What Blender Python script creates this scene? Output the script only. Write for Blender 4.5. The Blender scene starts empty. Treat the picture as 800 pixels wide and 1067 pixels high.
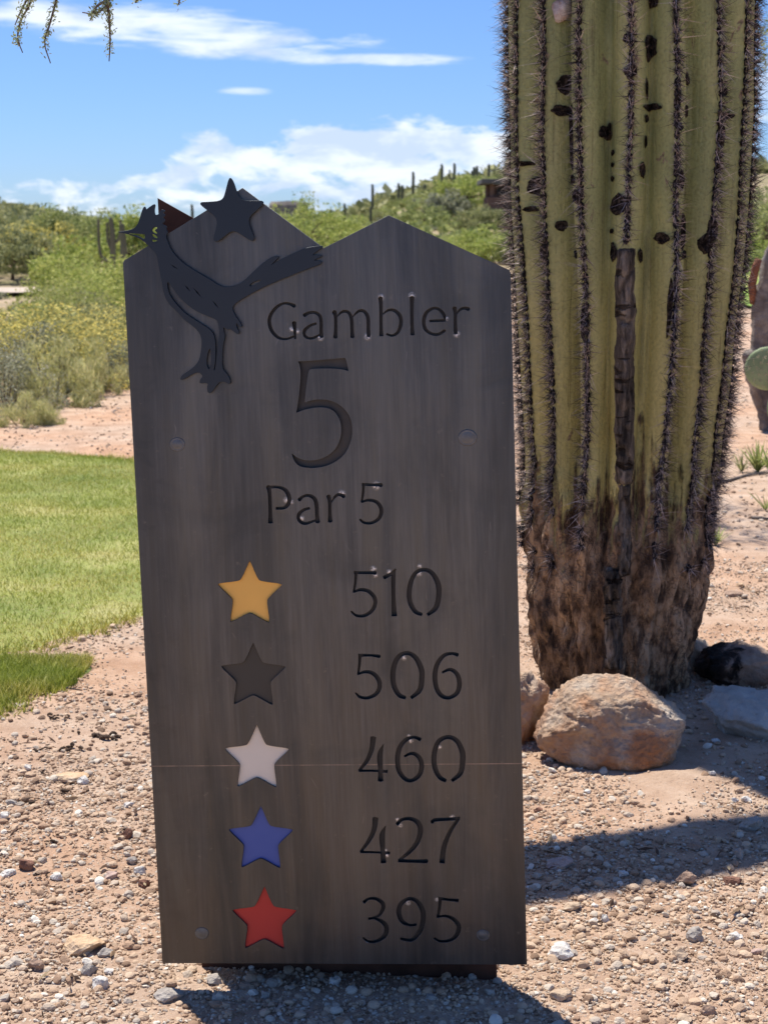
import bpy, bmesh, math, random
import numpy as np
from mathutils import Vector, Matrix, noise
R = math.radians
rng = np.random.default_rng(7); random.seed(7)
S = bpy.context.scene
COL = S.collection

# ------------------------------------------------------------------ camera
F = 1600.0; CX, CY = 400.0, 533.5; PITCH = R(10.4); CAM = Vector((0, 0, 1.3))
FW = Vector((0, math.cos(PITCH), -math.sin(PITCH))); RT = Vector((1, 0, 0)); UP = Vector((0, math.sin(PITCH), math.cos(PITCH)))
cd = bpy.data.cameras.new('camera'); cam = bpy.data.objects.new('camera', cd); COL.objects.link(cam)
cam.location = CAM; cam.rotation_euler = (R(90) - PITCH, 0, 0)
cd.sensor_fit = 'VERTICAL'; cd.sensor_height = 36; cd.sensor_width = 27; cd.lens = 36 * F / 1067
cd.clip_start = .05; cd.clip_end = 6000
cd.dof.use_dof = True; cd.dof.focus_distance = 2.75; cd.dof.aperture_fstop = 11
S.camera = cam
def ray(x, y): return FW + RT * ((x - CX) / F) - UP * ((y - CY) / F)

# ------------------------------------------------------------------ terrain
def sst(a, b, x):
    t = min(1, max(0, (x - a) / (b - a))); return t * t * (3 - 2 * t)
def H(x, y):
    d = math.hypot(x, y)
    z = 0.0
    if d < 14:
        z += .012 * noise.noise((x * 1.3, y * 1.3, 3)) + .006 * noise.noise((x * 5, y * 5, 1))
        e = 1 - sst(9, 14, d); z *= e; z *= 1 - math.exp(-((x + .05) ** 2 + (y - 2.5) ** 2) / .16)
    if d > 14:
        z += sst(14, 60, d) * .5 * noise.noise((x * .05, y * .05, 5)) - .9 * sst(13, 26, d) * (1 - sst(48, 85, d)) * sst(2, -8, x)
    if y > 60:
        t = sst(78, 176, y) * (sst(-13, 13, x * 172 / max(y, 90)) * 6.3 + 1.2 * sst(13, 50, x)) * (1 - .5 * sst(250, 500, y))
        z += t * (1 + .10 * noise.noise((x * .07, y * .07, 9))) * (1 - .7 * sst(70, 160, x))
        z += sst(230, 420, y) * sst(-50, -125, x * 400 / max(y, 200)) * (9.5 + 2.5 * noise.noise((x * .012, 0, 4)))
        z += sst(500, 900, y) * 5 * (.5 + noise.noise((x * .006, y * .004, 2)))
    return z
def ghit(px, py, tmax=900):
    r = ray(px, py); t = 1.5; last = t
    while t < tmax:
        p = CAM + r * t
        if p.z < H(p.x, p.y):
            lo, hi = last, t
            for _ in range(18):
                m = (lo + hi) / 2; p = CAM + r * m
                if p.z < H(p.x, p.y): hi = m
                else: lo = m
            return CAM + r * hi
        last = t; t *= 1.012
    p = CAM + r * 60; return Vector((p.x, p.y, H(p.x, p.y)))

# ------------------------------------------------------------------ helpers
def tag(o, label=None, cat=None, group=None, kind=None):
    if label: o['label'] = label
    if cat: o['category'] = cat
    if group: o['group'] = group
    if kind: o['kind'] = kind
    return o
def empty(name, loc, label, cat, group=None, rz=0):
    o = bpy.data.objects.new(name, None); COL.objects.link(o); o.location = loc; o.rotation_euler = (0, 0, rz)
    o.empty_display_size = .1
    return tag(o, label, cat, group)
def link(name, me, mat=None, parent=None):
    o = bpy.data.objects.new(name, me); COL.objects.link(o)
    if mat is not None and len(me.materials) == 0: me.materials.append(mat)
    if parent: o.parent = parent
    return o
def copytree(o, parent=None):
    c = o.copy(); COL.objects.link(c)
    if parent: c.parent = parent
    for ch in list(o.children): copytree(ch, c)
    return c
def mesh_np(name, V, Fc, smooth=False):
    """V (n,3), Fc (m,k)"""
    V = np.asarray(V, np.float32); Fc = np.asarray(Fc, np.int32)
    me = bpy.data.meshes.new(name); m, k = Fc.shape
    me.vertices.add(len(V)); me.vertices.foreach_set('co', V.ravel())
    me.loops.add(m * k); me.loops.foreach_set('vertex_index', Fc.ravel())
    me.polygons.add(m); me.polygons.foreach_set('loop_start', np.arange(0, m * k, k, dtype=np.int32))
    me.polygons.foreach_set('loop_total', np.full(m, k, np.int32))
    me.polygons.foreach_set('use_smooth', np.full(m, smooth, bool))
    me.update(calc_edges=True); me.validate()
    return me
def mesh_py(name, V, Fc, smooth=False):
    me = bpy.data.meshes.new(name); me.from_pydata([tuple(v) for v in V], [], Fc)
    if smooth: me.polygons.foreach_set('use_smooth', [True] * len(me.polygons))
    me.update(); return me
def from_bm(name, bm, smooth=False):
    me = bpy.data.meshes.new(name); bm.to_mesh(me); bm.free()
    if smooth: me.polygons.foreach_set('use_smooth', [True] * len(me.polygons))
    return me
def tube(pts, radii, seg=8, cap=True):
    V = []; Fc = []; n = len(pts); pts = [Vector(p) for p in pts]; prev = None
    for i in range(n):
        d = (pts[min(i + 1, n - 1)] - pts[max(i - 1, 0)])
        if d.length < 1e-9: d = Vector((0, 0, 1))
        d.normalize()
        if prev is None:
            a = Vector((1, 0, 0)) if abs(d.x) < .9 else Vector((0, 1, 0)); s = d.cross(a).normalized()
        else: s = (prev - d * prev.dot(d)).normalized()
        prev = s; t = d.cross(s)
        for k in range(seg):
            a = 2 * math.pi * k / seg; V.append(pts[i] + (s * math.cos(a) + t * math.sin(a)) * radii[i])
    for i in range(n - 1):
        for k in range(seg):
            Fc.append((i * seg + k, i * seg + (k + 1) % seg, (i + 1) * seg + (k + 1) % seg, (i + 1) * seg + k))
    if cap: Fc.append(tuple(range(seg))[::-1]); Fc.append(tuple((n - 1) * seg + k for k in range(seg)))
    return V, Fc
def merge(parts):
    V = []; Fc = []
    for v, f in parts:
        o = len(V); V += list(v); Fc += [tuple(i + o for i in q) for q in f]
    return V, Fc

# ------------------------------------------------------------------ node helpers
class N:
    def __init__(s, name):
        s.m = bpy.data.materials.new(name); s.m.use_nodes = True; s.t = s.m.node_tree; s.t.nodes.clear()
        s.out = s.t.nodes.new('ShaderNodeOutputMaterial')
    def n(s, typ, ins=None, **kw):
        nd = s.t.nodes.new(typ)
        for k, v in kw.items(): setattr(nd, k, v)
        for k, v in (ins or {}).items(): s.set(nd, k, v)
        return nd
    def set(s, nd, k, v):
        i = nd.inputs[k]
        if isinstance(v, bpy.types.NodeSocket): s.t.links.new(v, i)
        elif isinstance(v, bpy.types.Node): s.t.links.new(v.outputs[0], i)
        else:
            if isinstance(v, (tuple, list)) and len(v) == 3 and i.type == 'RGBA': v = (*v, 1)
            i.default_value = v
    def coord(s, which='Object'): return s.n('ShaderNodeTexCoord').outputs[which]
    def noise(s, vec, scale, detail=4, rough=.55, dist=0.0, out='Fac'):
        return s.n('ShaderNodeTexNoise', {'Vector': vec, 'Scale': scale, 'Detail': detail, 'Roughness': rough, 'Distortion': dist}).outputs[out]
    def mapping(s, vec, scale=(1, 1, 1), loc=(0, 0, 0)):
        return s.n('ShaderNodeMapping', {'Vector': vec, 'Scale': scale, 'Location': loc}).outputs[0]
    def ramp(s, fac, stops, interp='LINEAR'):
        r = s.n('ShaderNodeValToRGB', {'Fac': fac}); cr = r.color_ramp; cr.interpolation = interp
        while len(cr.elements) < len(stops): cr.elements.new(.5)
        for e, (p, c) in zip(cr.elements, stops):
            e.position = p; e.color = (*c, 1) if isinstance(c, (tuple, list)) else (c, c, c, 1)
        return r.outputs[0]
    def mix(s, fac, a, b, mode='MIX'):
        nd = s.n('ShaderNodeMix', data_type='RGBA', blend_type=mode)
        s.set(nd, 0, fac); s.set(nd, 6, a); s.set(nd, 7, b); return nd.outputs[2]
    def math(s, op, a, b=0.0, c=None, clamp=False):
        nd = s.n('ShaderNodeMath', operation=op, use_clamp=clamp); s.set(nd, 0, a); s.set(nd, 1, b)
        if c is not None: s.set(nd, 2, c)
        return nd.outputs[0]
    def mr(s, v, a, b, c=0.0, d=1.0, smooth=False):
        nd = s.n('ShaderNodeMapRange', {'Value': v, 'From Min': a, 'From Max': b, 'To Min': c, 'To Max': d})
        if smooth: nd.interpolation_type = 'SMOOTHSTEP'
        return nd.outputs[0]
    def bump(s, h, strength=.5, dist=.01):
        return s.n('ShaderNodeBump', {'Height': h, 'Strength': strength, 'Distance': dist}).outputs[0]
    def done(s, col, rough=.9, normal=None, metal=0.0, spec=.3, trans=None, **ex):
        b = s.n('ShaderNodeBsdfPrincipled', {'Base Color': col, 'Roughness': rough, 'Metallic': metal, 'Specular IOR Level': spec})
        for k, v in ex.items(): s.set(b, k, v)
        if normal is not None: s.set(b, 'Normal', normal)
        o = b.outputs[0]
        if trans:
            tr = s.n('ShaderNodeBsdfTranslucent', {'Color': col})
            mx = s.n('ShaderNodeMixShader', {0: trans, 1: o, 2: tr}); o = mx.outputs[0]
        s.t.links.new(o, s.out.inputs[0]); return s.m
def island_mat(name, stops, rough=.9, trans=None, bumpy=None, patch=None):
    m = N(name); g = m.n('ShaderNodeNewGeometry').outputs['Random Per Island']
    c = m.ramp(g, stops, 'LINEAR')
    if patch:
        o = m.noise(m.coord(), patch[0], 3); c = m.mix(m.mr(o, .38, .62), c, m.mix(1.0, c, patch[1], 'MULTIPLY'))
    nrm = m.bump(m.noise(m.coord(), bumpy[0], 4), bumpy[1], .004) if bumpy else None
    return m.done(c, rough, nrm, trans=trans, spec=.2)

# ------------------------------------------------------------------ world and sun
AZ = R(35); EL = R(66)
w = bpy.data.worlds.new('World'); S.world = w; w.use_nodes = True; nt = w.node_tree
class W(N):
    def __init__(s, t): s.t = t
t_ = W(nt)
bg = nt.nodes['Background']; sky = t_.n('ShaderNodeTexSky', sky_type='NISHITA', sun_disc=False, sun_elevation=EL, sun_rotation=-AZ)
sky.altitude = 800; sky.air_density = 1.0; sky.dust_density = .4; sky.ozone_density = 2.2
v = t_.coord('Generated'); sp = t_.n('ShaderNodeSeparateXYZ', {0: v})
az = t_.math('ARCTAN2', sp.outputs[0], sp.outputs[1]); el = t_.math('ARCSINE', sp.outputs[2])
def comb(a, b, c=0.0): return t_.n('ShaderNodeCombineXYZ', {0: a, 1: b, 2: c}).outputs[0]
def ell(ca, ce, ha, he, tilt=0.0):
    a = t_.math('SUBTRACT', az, ca); e = t_.math('SUBTRACT', el, ce)
    e = t_.math('SUBTRACT', e, t_.math('MULTIPLY', a, tilt))
    a2 = t_.math('POWER', t_.math('ABSOLUTE', t_.math('DIVIDE', a, ha)), 2.0); e2 = t_.math('POWER', t_.math('ABSOLUTE', t_.math('DIVIDE', e, he)), 2.0)
    return t_.math('SUBTRACT', 1.0, t_.math('ADD', a2, e2))
streakn = t_.noise(comb(t_.math('MULTIPLY', az, 14.0), t_.math('MULTIPLY', el, 90.0)), 1.0, 5, .6, .3)
def streak(*a):
    return t_.mr(t_.math('ADD', ell(*a), t_.math('MULTIPLY', t_.math('SUBTRACT', streakn, .5), 3.2)), .12, 1.15, 0, 1, True)
c1 = streak(-.145, .1225, .17, .0155, -.09)
c2 = streak(-.01, .1055, .09, .0045, -.02)
c3 = streak(-.085, .0855, .022, .0035)
c4 = streak(.24, .085, .05, .03, 0)
# cumulus bank along the horizon, its top modulated by noise
topn = t_.noise(comb(t_.math('MULTIPLY', az, 7.0), 3.3), 1.0, 3, .5)
top = t_.math('ADD', .027, t_.math('MULTIPLY', t_.mr(topn, .35, .65), .012))
hump = t_.mr(ell(.0, .03, .19, 1.0), 0, 1, 0, .037, True)
top = t_.math('ADD', top, hump)
bil = t_.noise(comb(t_.math('MULTIPLY', az, 26.0), t_.math('MULTIPLY', el, 60.0), 1.7), 1.0, 6, .58, .25)
f = t_.math('DIVIDE', t_.math('SUBTRACT', top, el), .013)
f = t_.math('MINIMUM', f, t_.mr(el, .0, .05, .05, 1.0))
cum = t_.mr(t_.math('ADD', f, t_.math('MULTIPLY', t_.math('SUBTRACT', bil, .5), 4.0)), .05, .75, 0, 1, True)
# scattered clouds over the rest of the dome
wide = t_.mr(t_.noise(t_.mapping(v, (2, 2, 6)), 1.6, 4, .6, .4), .60, .78, 0, .8, True)
wide = t_.math('MULTIPLY', wide, t_.mr(el, .22, .4, 0, 1))
cl = t_.math('MAXIMUM', t_.math('MAXIMUM', c1, t_.math('MULTIPLY', c2, .8)), t_.math('MAXIMUM', t_.math('MULTIPLY', c3, .7), t_.math('MAXIMUM', t_.math('MULTIPLY', c4, .6), t_.math('MAXIMUM', cum, wide))))
cl = t_.math('MULTIPLY', cl, .88)
shade = t_.mr(t_.noise(comb(t_.math('MULTIPLY', az, 22.0), t_.math('MULTIPLY', t_.math('SUBTRACT', el, .006), 52.0), 4.7), 1.0, 4, .55, .2), .38, .62, 0, 1, True)
ccol = t_.mix(shade, (4.3, 5.1, 6.6), (6.6, 7.0, 7.5))
skyc = t_.mix(t_.mr(el, 0, .2, 0, 1), t_.mix(1.0, sky.outputs[0], (.40, .545, .87), 'MULTIPLY'), t_.mix(1.0, sky.outputs[0], (.46, .61, .88), 'MULTIPLY'))
SKYS = .10
nt.links.new(t_.mix(cl, skyc, ccol), bg.inputs[0]); bg.inputs[1].default_value = SKYS
sd = bpy.data.lights.new('sun', 'SUN'); sd.energy = 4.2; sd.angle = R(.53); sd.color = (1, .95, .87)
so = bpy.data.objects.new('sun', sd); COL.objects.link(so)
SUN = Vector((-math.sin(AZ) * math.cos(EL), math.cos(AZ) * math.cos(EL), math.sin(EL)))
so.rotation_euler = SUN.to_track_quat('Z', 'Y').to_euler(); so.location = (0, 0, 30)
S.view_settings.view_transform = 'Standard'; S.view_settings.look = 'None'; S.view_settings.exposure = .68; S.view_settings.gamma = 1
S.view_settings.use_curve_mapping = False
S.render.engine = 'CYCLES'
S.cycles.max_bounces = 3; S.cycles.diffuse_bounces = 2; S.cycles.glossy_bounces = 2; S.cycles.transmission_bounces = 2

# ------------------------------------------------------------------ materials
def ground_mat():
    m = N('desert_soil'); p = m.coord()
    big = m.noise(p, .9, 5); med = m.noise(p, 7, 6, .6); fine = m.noise(p, 90, 6, .7); vfine = m.noise(p, 420, 3, .7)
    c = m.ramp(med, [(.3, (.40, .265, .18)), (.5, (.52, .37, .265)), (.72, (.63, .48, .36))])
    c = m.mix(m.mr(big, .4, .65), c, m.mix(1.0, c, (1.04, .88, .76), 'MULTIPLY'))
    c = m.mix(m.mr(fine, .55, .72, 0, .7), c, (.62, .50, .39)); c = m.mix(m.mr(fine, .42, .30, 0, .75), c, (.20, .13, .09))
    c = m.mix(m.mr(vfine, .58, .7, 0, .5), c, (.7, .6, .5))
    # distant scrubby ground: duller, olive and brown patches
    g = m.n('ShaderNodeSeparateXYZ', {0: p}); far = m.mr(g.outputs[1], 20, 60)
    s = m.ramp(m.noise(p, .35, 6, .65), [(.35, (.17, .17, .08)), (.5, (.30, .24, .14)), (.68, (.43, .34, .23))])
    c = m.mix(far, c, s)
    h = m.math('ADD', m.math('MULTIPLY', fine, .6), m.math('MULTIPLY', vfine, .3))
    return m.done(c, .95, m.bump(h, .9, .012), spec=.15)
MG = ground_mat()
def rock_mat(name, a, b, c_, scale=6, stain=None, pit=(.5, .02)):
    m = N(name); p = m.coord()
    n1 = m.noise(p, scale, 8, .62, .4); n2 = m.noise(p, scale * 6, 8, .7); n3 = m.n('ShaderNodeTexVoronoi', {'Vector': p, 'Scale': scale * 9}).outputs[0]
    c = m.ramp(n1, [(.32, a), (.5, b), (.68, c_)])
    c = m.mix(m.mr(n2, .5, .75, 0, .55), c, m.mix(1.0, c, (1.4, 1.38, 1.3), 'MULTIPLY')); c = m.mix(m.mr(n2, .45, .28, 0, .6), c, m.mix(1.0, c, (.5, .42, .38), 'MULTIPLY'))
    if stain:
        c = m.mix(m.mr(m.noise(p, scale * .5, 5, .6, .5), *stain[0]), c, stain[1])
    h = m.math('ADD', m.math('MULTIPLY', n2, 1.0), m.math('MULTIPLY', n3, .4))
    return m.done(c, .9, m.bump(h, pit[0], pit[1]), spec=.2)
M = {}
M['boulder'] = rock_mat('sandstone_boulder', (.48, .29, .17), (.60, .46, .34), (.72, .63, .52), 7, ((.47, .60, 0, .85), (.52, .22, .09)), (.9, .03))
M['tan'] = rock_mat('tan_rock', (.45, .30, .19), (.55, .42, .30), (.66, .56, .45), 9)
M['darkrock'] = rock_mat('dark_patchy_rock', (.20, .14, .11), (.32, .24, .19), (.46, .36, .29), 6, ((.50, .55, 0, .93), (.018, .014, .012)))
m = N('half_black_rock'); p = m.coord(); sx_ = m.n('ShaderNodeSeparateXYZ', {0: p}); nn_ = m.noise(p, 14, 6, .65, .4)
t1 = m.mr(m.math('ADD', sx_.outputs[0], m.math('MULTIPLY', m.math('SUBTRACT', nn_, .5), .34)), -.035, .0, 1, 0)  # black towards the left side, brown towards the right, ragged border
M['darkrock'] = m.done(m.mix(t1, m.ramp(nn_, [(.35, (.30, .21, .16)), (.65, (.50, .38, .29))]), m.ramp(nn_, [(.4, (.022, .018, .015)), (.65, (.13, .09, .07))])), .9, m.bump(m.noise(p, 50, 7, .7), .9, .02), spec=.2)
M['greyrock'] = rock_mat('grey_slab_rock', (.34, .31, .265), (.45, .41, .36), (.56, .52, .46), 5)
M['white'] = rock_mat('white_stone', (.55, .5, .44), (.7, .66, .6), (.8, .77, .72), 14)
M['grey'] = rock_mat('grey_stone', (.30, .26, .22), (.42, .375, .33), (.54, .49, .43), 14)
M['brown'] = rock_mat('brown_stone', (.26, .17, .12), (.38, .26, .19), (.50, .37, .28), 16)
M['orange'] = rock_mat('orange_stone', (.54, .35, .2), (.62, .44, .28), (.7, .56, .42), 12)
M['pink'] = rock_mat('pink_stone', (.42, .28, .23), (.52, .38, .32), (.62, .5, .43), 14)
M['redbark'] = rock_mat('red_brown_stone', (.15, .075, .05), (.25, .13, .09), (.36, .22, .15), 20)
M['twig'] = rock_mat('dry_dark_bark', (.05, .032, .022), (.09, .06, .042), (.16, .11, .08), 30)
M['gravel'] = island_mat('mixed_gravel', [(0, (.20, .13, .085)), (.10, (.36, .235, .155)), (.35, (.50, .355, .24)), (.65, (.58, .43, .30)), (.82, (.44, .37, .30)), (.95, (.62, .53, .42)), (1, (.78, .72, .62))], .9, bumpy=(300, .5))
M['grass'] = island_mat('lawn_blades', [(0, (.15, .17, .03)), (.25, (.38, .38, .07)), (.6, (.62, .56, .13)), (.85, (.80, .67, .24)), (1, (.86, .76, .42))], .7, trans=.25, patch=(2.6, (.66, .82, .55)))

# ------------------------------------------------------------------ ground sheet
def lines(segs):
    out = [segs[0][0]]
    for a, b, st in segs:
        n = max(1, int(round((b - a) / st))); out += [a + (b - a) * (i + 1) / n for i in range(n)]
    return out
xs = lines([(-1500, -300, 100), (-300, -60, 12), (-60, -12, 2.4), (-12, -3, .5), (-3, 3, .035), (3, 12, .5), (12, 70, 2.4), (70, 300, 12), (300, 1500, 100)])
ys = lines([(-800, -100, 100), (-100, -10, 10), (-10, 1.5, .8), (1.5, 6.5, .035), (6.5, 14, .2), (14, 60, 1.5), (60, 260, 3), (260, 700, 14), (700, 2600, 100)])
V = [(x, y, H(x, y) + (.006 * noise.noise((x * 14, y * 14, 2)) + .004 * noise.noise((x * 32, y * 32, 6)) if abs(x) < 3 and 1.5 < y < 7 else 0)) for y in ys for x in xs]
nx = len(xs); ii = np.arange(nx - 1); jj = np.arange(len(ys) - 1)
J, I = np.meshgrid(jj, ii, indexing='ij'); a = (J * nx + I).ravel()
me = mesh_np('ground', V, np.stack([a, a + 1, a + 1 + nx, a + nx], 1), True)
tag(link('ground', me, MG), kind='structure')

# ------------------------------------------------------------------ lawn
def inpoly(P, poly):
    x, y = P[:, 0], P[:, 1]; c = np.zeros(len(P), bool); n = len(poly)
    for i in range(n):
        x1, y1 = poly[i]; x2, y2 = poly[(i + 1) % n]
        cond = ((y1 > y) != (y2 > y)); xx = (x2 - x1) * (y - y1) / ((y2 - y1) + 1e-12) + x1
        c ^= cond & (x < xx)
    return c
def pdist(P, poly):
    d = np.full(len(P), 1e9); n = len(poly)
    for i in range(n):
        a = np.array(poly[i]); b = np.array(poly[(i + 1) % n]); ab = b - a
        t = np.clip(((P - a) @ ab) / (ab @ ab + 1e-12), 0, 1); d = np.minimum(d, np.linalg.norm(P - a - t[:, None] * ab, axis=1))
    return d
def g2(px, py): p = ghit(px, py); return (p.x, p.y)
lawn = [g2(-300, 452), g2(-100, 462), g2(0, 469), g2(70, 472), g2(145, 480), g2(230, 492), g2(300, 512), g2(330, 540), g2(290, 580), g2(220, 612), g2(150, 643), g2(110, 655), g2(60, 674), g2(0, 686), g2(-150, 700), g2(-400, 700)]
patch = [g2(-60, 690), g2(0, 693), g2(50, 687), g2(92, 690), g2(88, 705), g2(60, 718), g2(30, 728), g2(0, 742), g2(-60, 760)]
def chaikin(P, n=1, closed=True):
    P = [np.array(p, float) for p in P]
    for _ in range(n):
        Q = []
        for i in range(len(P)):
            a, b = P[i], P[(i + 1) % len(P)]; Q += [a * .75 + b * .25, a * .25 + b * .75]
        P = Q
    return P
lawn = [tuple(p) for p in chaikin(lawn, 2)]; patch = [tuple(p) for p in chaikin(patch, 2)]
lm = N('lawn_turf'); lp = lm.coord()
lc = lm.ramp(lm.noise(lp, 1.6, 5), [(.35, (.18, .23, .06)), (.55, (.32, .34, .10)), (.7, (.45, .42, .18))])
lc = lm.mix(lm.mr(lm.noise(lp, 60, 4), .5, .7, 0, .6), lc, (.36, .27, .15))
M['turf'] = lm.done(lc, .95, lm.bump(lm.noise(lp, 150, 4), .6, .01))
def sheet(name, poly, dz, mat):
    P = np.array(poly); x0, y0 = P.min(0); x1, y1 = P.max(0); x0 = max(x0, -5.0); st = .03
    gx = np.arange(x0, x1 + st, st); gy = np.arange(y0, y1 + st, st); G = np.array([(x, y) for y in gy for x in gx])
    nz = np.array([noise.noise((x * 3, y * 3, 7)) + .6 * noise.noise((x * 11, y * 11, 8)) for x, y in G])
    ins = inpoly(G, poly); d = pdist(G, poly); d = np.where(ins, d, -d)
    val = d + nz * .07
    keep = val > 0
    Vv = [(x, y, H(x, y) + dz * min(1, max(0, v) / .12) - .006) for (x, y), v in zip(G, val)]
    nX = len(gx); Fc = []
    for j in range(len(gy) - 1):
        for i in range(nX - 1):
            q = (j * nX + i, j * nX + i + 1, (j + 1) * nX + i + 1, (j + 1) * nX + i)
            if all(keep[k] for k in q): Fc.append(q)
    used = sorted({i for q in Fc for i in q}); mp = {u: i for i, u in enumerate(used)}
    me = mesh_py(name, [Vv[u] for u in used], [tuple(mp[i] for i in q) for q in Fc], True)
    return tag(link(name, me, mat), kind='structure')
sheet('lawn', lawn, .016, M['turf'])
sheet('lawn_patch', patch, .016, M['turf'])
def blades(poly, n, hmin, hmax, x0=None):
    P = np.array(poly); lo = P.min(0); hi = P.max(0)
    if x0 is not None: lo = np.maximum(lo, [x0, -1e9])
    Q = rng.uniform(lo, hi, (n, 2)); ins = inpoly(Q, poly); d = pdist(Q, poly); d = np.where(ins, d, -d)
    nz = np.array([noise.noise((x * 3, y * 3, 7)) + .6 * noise.noise((x * 11, y * 11, 8)) for x, y in Q])
    dens = np.array([noise.noise((x * 5, y * 5, 17)) for x, y in Q])
    val = d + nz * .09 + rng.normal(0, .03, n)
    k = (val > 0) & (dens + rng.uniform(-.2, 1, n) > -.25); Q = Q[k]; n = len(Q)
    z = np.array([H(x, y) for x, y in Q]); b = np.column_stack([Q, z])
    a = rng.uniform(0, math.tau, n); wd = rng.uniform(.0013, .0027, n); s = np.column_stack([np.cos(a) * wd, np.sin(a) * wd, np.zeros(n)])
    h = rng.uniform(hmin, hmax, n); ln = rng.normal(0, .5, (n, 2)) * h[:, None]
    top = b + np.column_stack([ln, h])
    V = np.stack([b - s, b + s, top], 1).reshape(-1, 3)
    return V
BV = np.concatenate([blades(lawn, 380000, .013, .031, -4.2), blades(patch, 34000, .015, .038, -2.2)])
me = mesh_np('grass', BV, np.arange(len(BV)).reshape(-1, 3))
tag(link('grass', me, M['grass']), 'short mown green and yellow grass covering the lawn beside the sign', 'grass', kind='stuff')

# ------------------------------------------------------------------ rocks
def ico(sub):
    bm = bmesh.new(); bmesh.ops.create_icosphere(bm, subdivisions=sub, radius=1)
    V = np.array([v.co[:] for v in bm.verts]); Fc = np.array([[v.index for v in f.verts] for f in bm.faces]); bm.free(); return V, Fc
ICO = {s: ico(s) for s in (1, 2, 3, 4, 5)}
def rock(seed, dims, sub=4, cuts=9, rough=.05, sharp=.62):
    r = np.random.default_rng(seed); V, Fc = ICO[sub]; V = V.copy()
    for _ in range(cuts):
        n = r.normal(size=3); n /= np.linalg.norm(n); h = r.uniform(sharp, .92)
        d = V @ n; k = d > h; V[k] -= np.outer(d[k] - h, n) * .96
    o = r.uniform(0, 99, 3)
    out = []
    for p in V:
        q = Vector(p)
        f = 1 + rough * (1.6 * noise.noise(q * 1.7 + Vector(o)) + .9 * noise.noise(q * 4.5 + Vector(o)) + (.5 * noise.noise(q * 11 + Vector(o)) + .3 * noise.noise(q * 23 + Vector(o)) if sub > 3 else 0))
        out.append((p[0] * f * dims[0] / 2, p[1] * f * dims[1] / 2, p[2] * f * dims[2] / 2))
    return mesh_np('rock', out, Fc, True)
def put_rock(name, px, py, wpx, hpx, mat, label, cat='stone', seed=1, sub=3, rz=0, depth=None, sink=.25, group=None, cuts=9, rough=.05, parts=None):
    """base centre of the rock seen at pixel px,py; width and height in pixels"""
    p = ghit(px, py); dep = (p - CAM).dot(FW); wd = wpx / F * dep; ht = hpx / F * dep * (.8 if sub == 3 else 1)
    dp = depth if depth else wd * .8
    me = rock(seed, (wd, dp, ht * (1 + sink) ), sub, cuts, rough, .5 if sub == 3 else .56)
    if sub == 3: me.polygons.foreach_set('use_smooth', [False] * len(me.polygons))
    o = link(name, me, mat); o.location = (p.x, p.y + dp * .35, p.z + ht * (.5 - sink / 2)); o.rotation_euler = (0, 0, rz)
    return tag(o, label, cat, group)
# main boulder : shaped by hand with planes
def boulder():
    V, Fc = ico(6); V = V.copy()
    planes = [((-.15, -.25, .95), .80), ((.55, -.10, .80), .80), ((-.80, -.35, .50), .80), ((.1, -.92, .36), .72), ((.92, -.3, -.1), .86), ((-.5, -.8, -.1), .84), ((.6, -.75, .1), .86), ((-.35, -.75, .6), .84), ((0, 0, -1), .6), ((-.9, .2, .1), .9)]
    for n, h in planes:
        n = np.array(n); n = n / np.linalg.norm(n); d = V @ n; k = d > h; V[k] -= np.outer(d[k] - h, n) * .93
    out = []
    for p in V:
        q = Vector(p); o = Vector((31.3, 7, 2))
        f = 1 + .07 * noise.noise(q * 1.6 + o) + .06 * abs(noise.noise(q * 3.1 + o)) + .035 * noise.noise(q * 6.5 + o) - .05 * abs(noise.noise(q * 11 + o)) + .028 * noise.noise(q * 24 + o) + .018 * noise.noise(q * 47 + o)
        f += .05 * math.exp(-((p[0] + .45) ** 2 + (p[1] + .5) ** 2) / .12) * (1 if p[2] > .35 else 0)
        # a hollow eroded in the front face
        g = (p[0] + .12) ** 2 / .25 + (p[2] + .05) ** 2 / .10
        if p[1] < -.3: f -= .13 * math.exp(-g * 1.3)
        out.append((p[0] * f * .195, p[1] * f * .15, p[2] * f * .128))
    return mesh_np('boulder', out, Fc, True)
p = ghit(643, 803); o = link('boulder', boulder(), M['boulder']); o.location = (p.x, p.y + .12, .075); o.rotation_euler = (0, R(5), R(4))
tag(o, 'large orange tan boulder at the foot of the big saguaro', 'boulder')
put_rock('boulder', 543, 776, 62, 72, M['boulder'], 'orange boulder half hidden behind the right edge of the sign', 'boulder', 12, 5, sink=.3, rough=.16)
put_rock('rock', 725, 702, 34, 38, M['tan'], 'small upright tan rock just right of the saguaro base', 'rock', 5, 4, sink=.2, rough=.12)
put_rock('rock', 773, 718, 104, 44, M['darkrock'], 'brown rock with a black side right of the saguaro', 'rock', 27, 5, sink=.3, depth=.2, rough=.11)
put_rock('rock', 790, 770, 106, 50, M['greyrock'], 'flat pale grey slab rock at the right edge, in front of the black sided rock', 'rock', 8, 5, sink=.5, depth=.26, cuts=16, rough=.09)
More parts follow.
